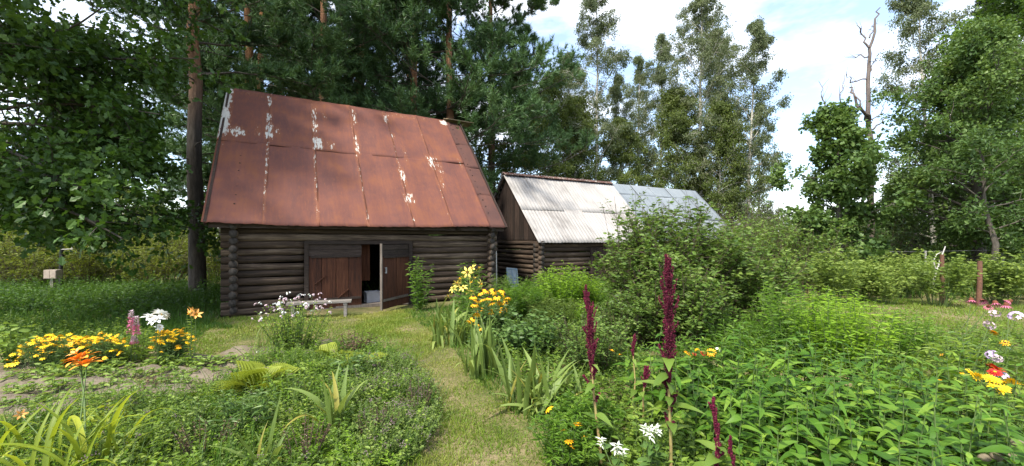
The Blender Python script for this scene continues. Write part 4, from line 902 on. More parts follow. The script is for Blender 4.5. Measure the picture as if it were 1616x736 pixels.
# ------------------------------------------------------------------ flower heads
def daisy(name, np_, L, w, cone, ch, droop, pm, cm, whorls=1, cup=0.0):
    mb = MB(); g = RG(np_)
    T = t_leaf(w, 3, .05, .25, .55)
    for k in range(whorls):
        a = np.arange(np_) / np_ * 2 * np.pi + k * .35; d = np.stack([np.cos(a), np.sin(a), np.full(np_, -droop + cup + .35 * k)], -1); p = d * np.array([1, 1, 0]) * cone * .6 + np.array([0, 0, .004 * k])
        V, q = inst(T, p, d, np.tile([0, 0, 1.], (np_, 1)) + d * .2, L * (1 - .2 * k) * g.uniform(.85, 1.1, np_)); mb.add(V, q)
    n = 8; rings = [(cone, -.1 * ch), (cone, .35 * ch), (cone * .7, .8 * ch), (cone * .2, ch)]; b = np.arange(n) / n * 2 * np.pi; V = np.concatenate([np.stack([r * np.cos(b), r * np.sin(b), np.full(n, z)], -1) for r, z in rings])
    i = np.arange(n); j = (i + 1) % n; q = (np.stack([i, j, j + n, i + n], -1)[None] + np.arange(3)[:, None, None] * n).reshape(-1, 4); mb.add(V, q, .5, 1)
    return mb.mesh(name, [M[pm], M[cm]], True)
HEAD = {
 'rud': daisy('rudbeckia_head', 12, .048, .34, .014, .016, .35, 'gold', 'cone'), 'rudy': daisy('yellow_head', 12, .05, .34, .013, .012, .1, 'yellow', 'conered', 2),
 'small': daisy('small_yellow_head', 8, .034, .5, .010, .010, -.05, 'yellow', 'gold'), 'smallg': daisy('small_golden_head', 8, .032, .5, .010, .010, -.1, 'gold', 'gold'), 'mari': daisy('marigold_head', 10, .028, .6, .010, .010, -.2, 'yellow', 'gold', 3),
 'echin': daisy('coneflower_head', 14, .046, .26, .020, .030, .55, 'echin', 'conered'), 'heli': daisy('false_sunflower_head', 13, .055, .34, .014, .014, 0, 'yellow', 'gold', 2),
 'helio': daisy('golden_sunflower_head', 13, .052, .34, .014, .014, 0, 'gold', 'conered', 2), 'zin': daisy('red_zinnia_head', 14, .034, .5, .012, .012, -.05, 'red', 'gold', 3)}
def lily(name, mat, L, npet=6, whorls=1, openk=.35, w=.34):
    mb = MB(); T = t_leaf(w, 6, .12, .55, .5)
    for k in range(whorls):
        a = np.arange(npet) / npet * 2 * np.pi + k * .5; d = np.stack([np.cos(a), np.sin(a), np.full(npet, openk + .45 * k)], -1); nv = np.stack([-np.cos(a) * openk, -np.sin(a) * openk, np.ones(npet)], -1)
        V, q = inst(T, d * .02, d, nv, L * (1 - .17 * k)); mb.add(V, q)
    a = np.arange(6) / 6 * 6.283; s = np.stack([np.cos(a) * .25, np.sin(a) * .25, np.ones(6)], -1); V, q = tubes(np.stack([s * 0, s * L * .55], 1), .002, .003, 3); mb.add(V, q, .5, 1)
    return mb.mesh(name, [M[mat], M['gold']], True)
HEAD['lilyy'] = lily('yellow_lily_bloom', 'paleyel', .072, w=.5); HEAD['lilyw'] = lily('white_lily_bloom', 'white', .105, 7, 3, .30, .70); HEAD['dayo'] = lily('orange_daylily_bloom', 'orange', .088, 6, 3, .45, .62); HEAD['lilya'] = lily('apricot_lily_bloom', 'apricot', .08, 6, 1, 1.4, .5)
def cluster(name, mat, R, n, fl, seed, flat=.7, leaf=None):
    g = RG(seed); mb = MB(); u = nrm(g.normal(size=(n, 3)) + np.array([0, 0, .5])); c = u * R * np.array([1, 1, flat])
    t1 = nrm(np.cross(u, g.normal(size=(n, 3)))); t2 = np.cross(u, t1)
    for k in range(5):
        b = k * 2 * np.pi / 5; V, q = inst(t_diamond(.75, .03), c, np.cos(b) * t1 + np.sin(b) * t2 + .25 * u, u, fl); mb.add(V, q)
    return mb.mesh(name, M[mat], False)
HEAD['soap'] = cluster('pale_pink_cluster', 'pinkish', .026, 7, .016, 1); HEAD['soapw'] = cluster('white_cluster', 'white', .024, 6, .015, 2); HEAD['phl'] = cluster('lilac_phlox_head', 'lilac', .045, 16, .022, 3); HEAD['phlw'] = cluster('white_phlox_head', 'pinkish', .045, 16, .022, 4)
def heads(root, items, seed, tilt=.35, face=(0, -.5)):
    """flower heads (world points) as parts of root"""
    g = RG(seed)
    for key, p, s in items:
        ob('flower_head', HEAD[key], root, np.array(p) - np.array(root.location), (g.normal(.45, tilt), g.normal(0, tilt), g.uniform(0, 6.28)), s)
def stalks(root, pts, mat='greenstem', r=.004, foot=.08, seed=1, name='stalks'):
    g = RG(seed); o = np.array(root.location); pts = np.array(pts) - o; n = len(pts); f = np.column_stack([pts[:, :2] * .25 + g.normal(0, foot, (n, 2)), np.zeros(n)]); m = (f + pts) / 2 + np.column_stack([g.normal(0, .03, (n, 2)), np.zeros(n)]) + (pts - f) * np.array([-.08, -.08, .06])
    V, q = tubes(np.stack([f, m, pts], 1), r, r * .6, 5); return MB().add(V, q).build(name, M[mat], root, True)

# ---- left: yellow daisies, lupin, lilies
def yellow_bed(label, x, y, R, H, nf, seed, sy=.6, scale=1.15, group=None):
    c = G(x, y); r = clump('daisy_clump', label, 'daisies', c, H * .86, R, 70, 12, LEAFN, .075, 'peony', seed, flat=.35, sy=sy, group=group, irregular=.15, br=0, lo=.2)
    g = RG(seed + 900); a = g.uniform(0, 6.28, nf); rr = np.sqrt(g.random(nf)); P = np.stack([c[0] + np.cos(a) * rr * R, c[1] + np.sin(a) * rr * R * sy, H * (1.0 - .28 * rr ** 2) * g.uniform(.82, 1.05, nf)], -1)
    low = g.random(nf) < .25; P[low, 2] *= g.uniform(.5, .8, low.sum()); P[low, 1] -= R * sy * .3
    stalks(r, P, r=.003, seed=seed); heads(r, [(('small', 'smallg')[int(g.random() < .3)], p, scale * g.uniform(.8, 1.25)) for p in P], seed, .3)
yellow_bed('wide clump of small yellow daisies at the left of the bed', 85, 586, .44, .45, 120, 101, scale=.82); yellow_bed('clump of small yellow daisies next to the lupin', 152, 584, .36, .45, 90, 102, scale=.82); yellow_bed('clump of small yellow daisies under the orange lily buds', 272, 574, .27, .48, 85, 103, scale=.82)
lup = clump('lupin', 'pink lupin spikes with dark leaves between the yellow daisies', 'lupin', G(210, 572), .42, .45, 40, 10, LEAFN, .10, 'weed', 104, flat=.5)
def lupin_spike(H, top, seed):
    g = RG(seed); mb = MB(); n = 150; t = g.random(n) ** .9; a = g.uniform(0, 6.28, n); r = .030 * (1 - .72 * t) + .004; P = np.stack([np.cos(a) * r, np.sin(a) * r, t * H], -1); d = np.stack([np.cos(a), np.sin(a), np.full(n, .7)], -1)
    k = t < top; V, q = inst(t_diamond(.9, .25), P[k], d[k], np.tile([0, 0, 1.], (k.sum(), 1)), .026); mb.add(V, q, .5, 0); V, q = inst(t_diamond(.9, .25), P[~k], d[~k], np.tile([0, 0, 1.], ((~k).sum(), 1)), .022); mb.add(V, q, .5, 1); V, q = tubes([[(0, 0, -.4), (0, 0, H)]], .005, .003, 5); mb.add(V, q, .5, 2); return mb.mesh('spike', [M['lupin'], M['pinkish'], M['greenstem']])
for x, y, H, tp, sd in ((207, 527, .30, .7, 1), (215, 530, .25, .5, 2), (212, 545, .12, .3, 3)):
    ob('flower_spike', lupin_spike(H, tp, sd), lup, PZ(x, y, 5.25) - np.array(lup.location))
wl_ = thing('white_lily', 'white lily blooms on a stalk above the yellow daisies', 'lily', G(250, 576)); wp = [PZ(238, 503, 5.2), PZ(254, 497, 5.25), PZ(247, 506, 5.12), PZ(251, 517, 5.2)]; stalks(wl_, wp, r=.006, foot=.02)
heads(wl_, [('lilyw', p, s) for p, s in zip(wp, (.85, .9, .75, .45))], 5, .3)
def stem_leaves(root, base, tip, n, size, mat, seed, leaf=LEAFN, name='leaves', lo=.1, hi=.9):
    g = RG(seed); o = np.array(root.location); a, b = np.array(base) - o, np.array(tip) - o; t = np.linspace(lo, hi, n); p = a + (b - a) * t[:, None]; az_ = np.arange(n) * 2.4; d = np.stack([np.cos(az_), np.sin(az_), np.full(n, .35)], -1)
    V, q = inst(leaf, p, d, np.tile([0, 0, 1.], (n, 1)) + g.normal(0, .2, (n, 3)), size * (1.1 - .5 * t)); MB().add(V, q, np.repeat(g.uniform(.2, .8, n), len(leaf[0]))).build(name, M[mat], root)
stem_leaves(wl_, G(250, 576), wp[0], 26, .11, 'weed', 5)
al = thing('orange_lily', 'lily with apricot buds on a leafy stalk right of the yellow daisies', 'lily', G(300, 576)); ap = [PZ(295, 497, 5.3), PZ(302, 493, 5.3), PZ(309, 498, 5.25)]; stalks(al, ap, r=.006, foot=.02); heads(al, [('lilya', p, .75) for p in ap], 6, .5); stem_leaves(al, G(300, 576), ap[1], 44, .10, 'weed', 6)
op = [PZ(128, 570, 3.35), PZ(137, 577, 3.3), PZ(123, 560, 3.38)]; stalks(dlc, op, r=.006, foot=.05, name='flower_stalks'); heads(dlc, [('dayo', op[0], 1.15), ('dayo', op[1], .95), ('lilya', op[2], .6)], 7, .3)
bp = [PZ(32, 655, 3.05)]; stalks(dlc, bp, r=.005, name='bud_stalk'); ob('flower_bud', HEAD['lilya'], dlc, bp[0] - np.array(dlc.location), (1.2, 0, 1), .4)
clump('leafy_weed', 'tall soft grey green weed at the left edge of the daisies', 'weed', G(28, 582), .62, .3, 16, 12, LEAF, .11, 'seedling', 110, flat=.4)
clump('leafy_weed', 'yellow leaved plant behind the daylily leaves', 'weed', G(150, 690), .28, .28, 26, 8, LEAF, .09, 'fern', 111)
# seedlings in rows
sg = clump('seedling', 'small green seedling in the rows of bare soil', 'seedling', (0, 0), .10, .09, 7, 3, LEAF, .075, 'seedling', 112, lo=.5, group='seedlings in the soil rows', sr=.003); g = RG(3); first = True
for rx0, ry0, rx1, ry1, n in ((20, 610, 335, 588, 24), (10, 628, 300, 606, 20), (60, 597, 345, 574, 22), (5, 648, 210, 632, 12), (190, 588, 420, 566, 16)):
    for k in range(n):
        t = (k + g.uniform(-.3, .3)) / (n - 1); c = G(rx0 + (rx1 - rx0) * t, ry0 + (ry1 - ry0) * t + g.normal(0, 1.2)); loc = (c[0], c[1], float(hgt(c[0], c[1])) + .03)
        if first: sg.location = loc; first = False
        else: dup(sg, loc, g.uniform(0, 6.28), g.uniform(.55, 1.25))
# soapwort and withered plant
so = clump('soapwort', 'bushy plant topped with pale pink and white flowers before the barn', 'flower clump', G(466, 552), .76, .62, 84, 14, LEAF3, .06, 'weed', 113, flat=.45, irregular=.25, sy=.7)
g = RG(8); tp = root_tips[so.name]; tp = tp[tp[:, 2] > .40][:56]; heads(so, [(('soap', 'soapw')[int(g.random() < .45)], p + np.array([g.normal(0, .03), g.normal(0, .03), g.uniform(.0, .14)]), g.uniform(.7, 1.2)) for p in tp for _ in range(1)], 8)
wp2 = [PZ(x, y, 6.2) for x, y in ((478, 478), (494, 466), (500, 474), (486, 486), (430, 486), (447, 478), (462, 480), (508, 488), (470, 470))]; stalks(so, wp2, r=.003, foot=.1, name='tall_stalks'); heads(so, [('soap', p, .9) for p in wp2], 9)
clump('withered_plant', 'withered dark brown plant beside the path', 'dead plant', G(560, 563), .36, .33, 26, 10, LEAF3, .06, 'dryleaf', 114, 'brownstem', flat=.4, lo=.3); clump('withered_plant', 'small withered brown stems among the soil rows', 'dead plant', G(245, 618), .26, .2, 9, 8, LEAF3, .045, 'dryleaf', 115, 'brownstem', lo=.35); clump('withered_plant', 'sparse withered plant near the left fern', 'dead plant', G(330, 620), .30, .16, 7, 9, LEAF3, .04, 'dryleaf', 116, 'brownstem', lo=.35)
def stone(label, loc, s, mat, seed, fl=.45):
    g = RG(seed); n, m = 12, 8; th_ = np.linspace(0, np.pi, m); ph = np.arange(n) / n * 2 * np.pi; V = np.stack([np.outer(np.sin(th_), np.cos(ph)), np.outer(np.sin(th_), np.sin(ph)), np.outer(np.cos(th_), np.ones(n)) * fl], -1); V *= 1 + .10 * np.sin(3 * V[..., :1] + seed) + .08 * np.sin(4 * V[..., 1:2] + 2 * seed) + g.normal(0, .02, V.shape[:2] + (1,))
    i = np.arange(n); j = (i + 1) % n; q = (np.stack([i, i + n, j + n, j], -1)[None] + np.arange(m - 1)[:, None, None] * n).reshape(-1, 4); o = MB().add(V * s, q).build('stone', M[mat], None, True); o.location = [float(c) for c in loc]; o.rotation_euler = (0, 0, seed); tag(o, label, 'stone'); return o
for lab, x, y, s, sd in (('flat white stone at the foot of the grassy tuft', 410, 555, .07, 1), ('small white stone right of the flat one by the tuft', 434, 553, .06, 2), ('white stone by the withered plant at the path edge', 586, 546, .08, 3)):
    c = G(x, y); c[2] = hgt(c[0], c[1]) + .02; stone(lab, c, s, 'stone', sd)

# ------------------------------------------------------------------ right of the path: border plants
clump('tall_plant', 'tall green leafy stems against the barn wall right of the doors', 'tall plant', G(664, 489), 1.3, .34, 16, 26, LEAFN, .14, 'goldrod', 121, flat=.3, lo=.08, grav=0, spread=.9)
clump('tall_plant', 'tall green stems by the barn corner behind the yellow lilies', 'tall plant', (-1.1, 10.2), 1.15, .55, 18, 24, LEAFN, .14, 'goldrod', 122, flat=.3, lo=.08, grav=0, spread=.9)
clump('tall_plant', 'grey green plant in front of the blue window', 'tall plant', (-.15, 9.9), .82, .6, 34, 20, LEAFN, .11, 'oregano', 123, flat=.3, lo=.1, grav=0)
yl = clump('yellow_lily', 'pale yellow lilies on tall stalks at the barn end of the border', 'lily', G(735, 515), .8, .38, 20, 22, LEAFN, .13, 'goldrod', 124, flat=.35, lo=.05)
yp = [PZ(x, y, 7.9 + dz) for x, y, dz in ((746, 424, 0), (738, 430, .1), (757, 424, -.1), (728, 441, .1), (721, 448, 0), (741, 446, -.2), (750, 440, .1), (716, 456, .1), (731, 455, -.1), (758, 449, 0), (708, 468, .1), (742, 462, -.2))]
stalks(yl, yp, r=.006, foot=.1); heads(yl, [('lilyy', p, RG(int(p[0] * 100) % 97).uniform(1.0, 1.4)) for p in yp], 21, .6)
rd = clump('rudbeckia', 'orange yellow coneflowers with black centres crowding the middle of the border', 'rudbeckia', G(778, 540), .72, .42, 40, 16, LEAF3, .10, 'peony', 125, flat=.3)
g = RG(22); rp = [PZ(x, y, 6.5 + g.normal(0, .15)) for x, y in ((758, 462), (768, 458), (780, 459), (792, 458), (796, 465), (784, 468), (772, 470), (762, 472), (776, 478), (788, 477), (799, 478), (766, 481), (783, 487), (795, 487), (757, 487), (774, 491), (788, 493), (752, 495), (747, 468), (754, 474), (749, 480), (801, 470))]
stalks(rd, rp, r=.004, foot=.12); heads(rd, [('rud', p, g.uniform(1.25, 1.65)) for p in rp], 22, .35)
rd2 = clump('rudbeckia', 'few low yellow flowers beside the upright iris fan', 'rudbeckia', G(752, 560), .35, .25, 14, 10, LEAF3, .08, 'peony', 126); rp = [PZ(x, y, 5.6) for x, y in ((747, 503), (753, 511), (757, 519), (741, 507))]; stalks(rd2, rp, r=.003); heads(rd2, [('rud', p, 1.0) for p in rp], 23, .3)
clump('peony', 'dark green peony bush in the middle of the border', 'peony', G(846, 562), .62, .55, 42, 15, LEAF, .12, 'peony', 127, flat=.45, lo=.2, sr=.006)
clump('peony', 'low dark peony leaves behind the sprawling iris', 'peony', G(800, 560), .45, .35, 26, 12, LEAF, .11, 'peony', 128, flat=.45)
clump('feathery_plant', 'soft feathery green plant behind the orange yellow coneflowers', 'plant', G(815, 512), .72, .55, 60, 26, t_diamond(.12), .10, 'goldrod', 129, flat=.3, br=3)
clump('feathery_plant', 'soft feathery green plant left of the yellowish shrub', 'plant', G(868, 518), .55, .6, 60, 22, t_diamond(.12), .10, 'oregano', 130, flat=.35, br=3)
clump('goldenrod', 'bright yellow green clump in front of the shed door', 'goldenrod', (1.15, 9.2), 1.15, .72, 85, 26, LEAFN, .12, 'bright', 131, flat=.5, lo=.12, irregular=.12)
clump('goldenrod', 'smaller bright green clump between the bright one and the shrub', 'goldenrod', (1.75, 9.6), .95, .55, 50, 24, LEAFN, .12, 'bright', 132, flat=.5, lo=.12)
clump('low_plant', 'pale lime green low plant in front of the bright clump', 'plant', G(905, 505), .42, .6, 40, 12, LEAF3, .09, 'bright', 133, flat=.4)
clump('spirea_shrub', 'olive shrub with yellowish twigs left of the huge rounded one', 'shrub', G(990, 548), .85, .6, 50, 8, DIAW, .055, 'shrub', 134, 'brownstem', br=9, sr=.006, flat=.6)
clump('ferny_plant', 'ferny light green marigold foliage beside the path corner', 'marigold plant', G(925, 700), .40, .30, 40, 20, t_diamond(.22), .07, 'goldrod', 135, br=3, flat=.4)
mg = clump('marigold', 'yellow marigolds at the foot of the slender red plume', 'marigold', G(890, 735), .40, .26, 34, 18, t_diamond(.22), .06, 'goldrod', 136, br=3, flat=.4); mp_ = [PZ(x, y, Z) for x, y, Z in ((888, 683, 2.85), (910, 672, 2.85), (866, 646, 3.1), (898, 697, 2.75), (922, 690, 2.8), (902, 705, 2.75))]
stalks(mg, mp_, r=.003); heads(mg, [(k, p, s) for k, p, s in zip(('mari', 'mari', 'smallg', 'smallg', 'smallg', 'smallg'), mp_, (1.0, 1.35, 1.1, .9, .8, .8))], 24, .3)
mg2 = clump('marigold', 'orange marigolds half hidden at the back of the broad leaved plants', 'marigold', G(1105, 640), .62, .45, 50, 16, t_diamond(.22), .07, 'goldrod', 137, br=2, flat=.3); mp_ = [PZ(x, y, 3.9) for x, y in ((1085, 557), (1100, 553), (1110, 558), (1122, 556), (1133, 552), (1094, 561), (966, 553), (978, 560))]; mk = ['helio', 'mari', 'zin', 'helio', 'soapw', 'zin', 'smallg', 'smallg']
stalks(mg2, mp_, r=.003, foot=.2); heads(mg2, [(k, p, .8) for k, p in zip(mk, mp_)], 25, .3)

# ---- amaranths
AL = [MB().add(*t_leaf(.42, 8, .10, dr, .36), t).mesh('amaranth_leaf', M['amaleaf'], True) for dr, t in ((.25, .3), (.5, .55), (.75, .8))]
def put_leaf(root, meshes, p, az_, pitch, s, g, name='leaf'):
    o = ob(name, meshes[int(g.integers(len(meshes)))], root); y = Vector((math.cos(az_) * math.cos(pitch), math.sin(az_) * math.cos(pitch), math.sin(pitch))); z = Vector((-math.cos(az_) * math.sin(pitch), -math.sin(az_) * math.sin(pitch), math.cos(pitch)))
    z.rotate(Matrix.Rotation(g.normal(0, .25), 3, y)); x = y.cross(z); o.matrix_local = Matrix.Translation([float(c) for c in p]) @ Matrix((x, y, z)).transposed().to_4x4() @ Matrix.Diagonal((s, s, s, 1)); return o
def amaranth(label, base, tip, plume_len, width, seed, nleaf=10, ls=.15, nside=40, leaf_lo=.1, lowspikes=0, leafy=True):
    g = RG(seed); base = np.array(base); root = thing('amaranth', label, 'amaranth', base); d = np.array(tip) - base; H = np.linalg.norm(d)
    t = np.linspace(0, 1, 12); ax = d[None] * t[:, None] + np.column_stack([.012 * np.sin(t * 7 + seed), .012 * np.cos(t * 6), 0 * t]) * (t * (1 - t) * 4)[:, None]
    V, q = tubes(ax[None], .0125, .003, 8); MB().add(V, q).build('stem', M['redstem'], root, True)
    mb = MB(); h0 = 1 - plume_len / H
    n = nside; tt = h0 + (1 - h0) * np.linspace(0, .90, n) + g.normal(0, .01, n); p, dd = along(ax[None], np.zeros(n, int), np.clip(tt, 0, .99)); a = g.uniform(0, 6.28, n); k = (tt - h0) / (1 - h0)
    dirs = dd * 1.0 + np.stack([np.cos(a), np.sin(a), 0 * a], -1) * g.uniform(.15, .70, (n, 1)) * (1.1 - .6 * k)[:, None]; L = width * 2.3 * np.sin(np.pi * (.22 + .66 * k)) * g.uniform(.6, 1.15, n); Q = grow(p, dirs, L, 5, .5, .06, g)
    topn = along(ax[None], np.zeros(6, int), np.linspace(max(h0, .72), 1, 6))[0][None]
    def grains(P, m, rad, sz):
        i = np.repeat(np.arange(len(P)), m); u = g.random(len(i)); c, dr = along(P, i, u); r = nrm(np.cross(dr, g.normal(size=c.shape))); c = c + r * (rad * (1.05 - .75 * u) * np.sqrt(g.random(len(i))))[:, None]
        V, q = inst(OCT, c, nrm(r + dr * .5), dr, sz * g.uniform(.7, 1.3, len(i)), .6); mb.add(V, q, np.repeat(np.clip(.3 + .3 * u + .2 * g.normal(size=len(i)), 0, 1), 6))
    grains(Q, 64, width * .18, .0125); grains(topn, 300, width * .24, .0115)
    mb.build('plume', M['plume'], root)
    for s_ in range(lowspikes):
        u = g.uniform(h0 - .22, h0); p, _ = along(ax[None], np.zeros(1, int), np.array([u])); a_ = g.uniform(0, 6.28); Q2 = grow(p, np.array([[math.cos(a_), math.sin(a_), 1.1]]), [g.uniform(.07, .14)], 4, .4, .05, g); mb = MB(); grains(Q2, 150, .016, .012); V, q = tubes(Q2, .004, .003, 4); mb.add(V, q, .3); mb.build('side_plume', M['plume'], root)
    for i in range(nleaf):
        u = leaf_lo + (h0 + .12 - leaf_lo) * (i + g.random() * .6) / nleaf; p, _ = along(ax[None], np.zeros(1, int), np.array([min(u, .95)])); put_leaf(root, AL, p[0], i * 2.4 + g.normal(0, .3), g.uniform(-.1, .6), ls * g.uniform(.7, 1.15) * (1.15 - .55 * u), g)
    return root
amaranth('tallest red plume on a thick pale stem before the big shrub', (1.035, 2.6, 0), PZ(1054, 402, 2.6), .80, .085, 1, 17, .20, 64, .25, 9)
amaranth('slender dark red plume leaning beside the garden path', (.66, 2.95, 0), PZ(924, 450, 3.05), .68, .062, 2, 12, .13, 52, .2, 3)
amaranth('short young red plume with pale leaves at the bottom of the picture', (1.22, 2.35, .02), PZ(1125, 628, 2.35), .36, .036, 3, 16, .20, 24, .15, 2)
amaranth('bent little red plume right of the short young one', (1.27, 2.25, .02), PZ(1153, 690, 2.25), .20, .020, 4, 7, .16, 16, .2)
amaranth('small far red plume between the two big ones', (1.12, 3.7, 0), PZ(1001, 530, 3.7), .18, .032, 5, 10, .15, 16, .2)
amaranth('small low red plume left of the thick pale stem', (1.05, 3.3, 0), PZ(1021, 585, 3.2), .14, .04, 6, 10, .15, 18, .2)

# ---- white edged spurge
def spurge(label, base, tip, seed, n=3):
    g = RG(seed); root = thing('snow_spurge', label, 'spurge', base); pts = [np.array(tip) + np.array([g.normal(0, .045), g.normal(0, .03), g.normal(0, .02)]) for _ in range(n)]; stalks(root, pts, r=.004, foot=.03, seed=seed)
    VL = [MB().add(*t_leaf(.36, 5, .1, .3, .45), .6).mesh('white_bract', M['varieg'], True)]; GL = [MB().add(*t_leaf(.5, 5, .1, .3, .45), .6).mesh('green_leaf', M['peony'], True)]; o = np.array(root.location)
    for p in pts:
        for k in range(12): put_leaf(root, VL, p - o + np.array([0, 0, -.004 * k]), k * 2.4, g.uniform(-.2, .9), g.uniform(.026, .046), g, 'bract')
        for k in range(6): put_leaf(root, GL, (p - o) * np.array([.9, .9, .5 + .07 * k]), k * 2.4 + 1, g.uniform(0, .4), g.uniform(.06, .09), g)
spurge('white edged spurge just left of the thick pale stem', (.92, 2.5, 0), PZ(1034, 678, 2.5), 1, 5); spurge('white edged spurge nearest the bottom of the picture', (.66, 2.45, 0), PZ(980, 706, 2.45), 2, 4)

# ---- broad leaved stand in the foreground: every stem a plant, every leaf a piece
BLV = [MB().add(*t_leaf(w, 8, .14, dr, .34, 1.2), t).mesh('broad_leaf', M['big'], True) for w, dr, t in ((.38, .18, .30), (.44, .32, .40), (.34, .45, .55), (.46, .6, .70), (.30, .25, .9), (.40, .75, .2), (.36, .9, .5))]
YLV = [MB().add(*t_leaf(.36, 8, .2, .8, .34, 1.2), .6).mesh('yellowed_leaf', M['irisdry'], True)]
protos = []
def broad_stem(seed, H, group='broad leaved stand'):
    g = RG(seed); root = thing('broad_leaved_plant', 'leafy green stem in the dense broad leaved stand in the foreground', 'plant', (0, 0, 0), 0, group); ax = grow(np.zeros((1, 3)), np.array([[g.normal(0, .12), g.normal(0, .12), 1]]), [H], 6, .1, .03, g); V, q = tubes(ax, .006, .0025, 6); MB().add(V, q).build('stem', M['greenstem'], root, True)
    nn = 8
    for k in range(nn):
        u = .28 + .72 * k / (nn - 1); p, _ = along(ax, np.zeros(1, int), np.array([min(u, .999)])); s = (.165, .18, .185, .175, .155, .125, .095, .055)[k] * g.uniform(.7, 1.2)
        for j in (0, 1): put_leaf(root, YLV if k < 1 and g.random() < .12 else BLV, p[0], k * 1.57 + j * math.pi + g.normal(0, .25), g.uniform(.05, .45) + .35 * (k > 5), s, g)
    return root
protos = [broad_stem(900 + k, h) for k, h in enumerate((.62, .68, .58, .72, .64))]
g = RG(77); pts = []
stand = [(1.22, 4.1), (2.6, 4.45), (3.55, 4.0), (3.9, 3.3), (3.5, 2.5), (2.6, 1.75), (1.55, 1.7), (1.25, 2.1), (1.45, 2.6), (1.25, 3.3)]
while len(pts) < 200:
    c = g.uniform((1.1, 1.6), (4.0, 4.5)); 
    if inpoly(c[None], stand)[0] and all(np.hypot(*(c - p)) > .118 for p in pts): pts.append(c)
for k, c in enumerate(pts):
    x_, y_ = c; s = g.uniform(.72, 1.15) * (1.0 if y_ > 2.6 else .92); loc = (x_, y_, float(hgt(x_, y_)) - .01); rz = g.uniform(0, 6.28)
    if k < 5: protos[k].location = loc; protos[k].rotation_euler = (0, 0, rz); protos[k].scale = (s,) * 3
    else: dup(protos[k % 5], loc, rz, s)
carpet('weeds', 'shaded leaves low between the broad leaved stems', stand, 500, .15, .35, 8, LEAF3, .10, 'big', 21)
# tall narrow leaved goldenrod behind the stand
for k, (x, Z, H, R, n) in enumerate(((1245, 5.2, 1.05, .45, 26), (1300, 5.0, 1.08, .48, 28), (1355, 4.9, .98, .45, 26), (1405, 5.0, .85, .42, 22), (1330, 5.9, 1.0, .5, 24), (1225, 6.0, 1.1, .45, 22), (1440, 5.6, .75, .4, 18))):
    clump('goldenrod', ('fresh green goldenrod nearest the huge shrub', 'tallest fresh green goldenrod behind the broad leaved stand', 'fresh green goldenrod in the middle of its row', 'lower goldenrod towards the flowers on the right', 'goldenrod in the back row before the mown strip', 'goldenrod tucked against the sloping shrub', 'short goldenrod at the right end of the row')[k], 'goldenrod', pz(x, Z), H, R, n, 34, LEAFN, .105, 'bright' if k in (1, 2, 4) else 'goldrod', 140 + k, flat=.35, lo=.1, grav=0, irregular=.15, spread=.8)

# ---- flowers at the right edge
def flowers(name, label, cat, base, H, R, n, leaf, ls, mat, seed, items, scale, **kw):
    r = clump(name, label, cat, base, H, R, n, 12, leaf, ls, mat, seed, flat=.3, **kw); P = [PZ(x, y, Z) for _, x, y, Z in items]; stalks(r, P, r=.004, foot=.12, seed=seed); heads(r, [(k, p, scale * RG(i + seed).uniform(.85, 1.15)) for i, ((k, *_), p) in enumerate(zip(items, P))], seed, .3); return r
flowers('coneflower', 'dusky pink coneflowers standing tall at the right edge', 'coneflower', (4.75, 4.3), .75, .4, 26, LEAFN, .13, 'weed', 151, [('echin', 1533, 474, 4.2), ('echin', 1550, 475, 4.25), ('echin', 1571, 479, 4.2), ('echin', 1588, 482, 4.1), ('echin', 1593, 476, 4.3), ('echin', 1560, 484, 4.3)], 1.0)
flowers('phlox', 'pale lilac phlox heads under the coneflowers', 'phlox', (4.55, 3.9), .7, .35, 22, LEAFN, .12, 'weed', 152, [('phlw', 1569, 495, 4.0), ('phl', 1604, 499, 3.8), ('phlw', 1561, 513, 4.0), ('phl', 1565, 560, 3.7), ('phlw', 1572, 566, 3.6), ('phl', 1580, 594, 3.4)], .95)
flowers('false_sunflower', 'golden yellow daisies nearest the right edge', 'false sunflower', (3.9, 3.05), .5, .32, 24, LEAF3, .10, 'weed', 153, [('heli', 1532, 588, 3.2), ('heli', 1562, 597, 3.1), ('heli', 1572, 600, 3.05), ('heli', 1582, 603, 3.1), ('heli', 1596, 601, 3.1), ('heli', 1570, 610, 3.0), ('heli', 1582, 614, 3.0), ('heli', 1542, 594, 3.2), ('heli', 1604, 606, 3.1)], .7)
flowers('zinnia', 'red zinnias among the golden daisies', 'zinnia', (4.2, 3.4), .5, .25, 14, LEAF3, .09, 'weed', 154, [('zin', 1566, 580, 3.4), ('zin', 1576, 584, 3.4), ('zin', 1570, 588, 3.35)], 1.3)
flowers('marigold', 'few orange yellow blooms left of the lilac phlox', 'marigold', (4.4, 4.5), .5, .4, 22, LEAF3, .09, 'weed', 155, [('helio', 1568, 525, 4.4), ('helio', 1586, 541, 4.3), ('helio', 1547, 568, 4.2), ('smallg', 1480, 600, 3.9), ('smallg', 1520, 590, 3.9), ('helio', 1490, 562, 4.5)], .8)
clump('hosta', 'dark broad leaves beside the coneflowers', 'hosta', pz(1535, 4.9), .5, .42, 20, 6, LEAF, .20, 'peony', 156, flat=.4, lo=.4)
for k, (x, y, s) in enumerate(((1554, 724, .030), (1572, 720, .034), (1588, 722, .030), (1602, 716, .036), (1606, 700, .03))):
    stone(('beige bumpy stone at the bottom right corner, leftmost of its row', 'beige bumpy stone second from the left at the bottom right', 'small beige stone third in the bottom right row', 'largest beige stone at the bottom right corner', 'beige stone above the row at the right edge')[k], PZ(x, y, 2.35), s, 'bstone', 20 + k, .8)
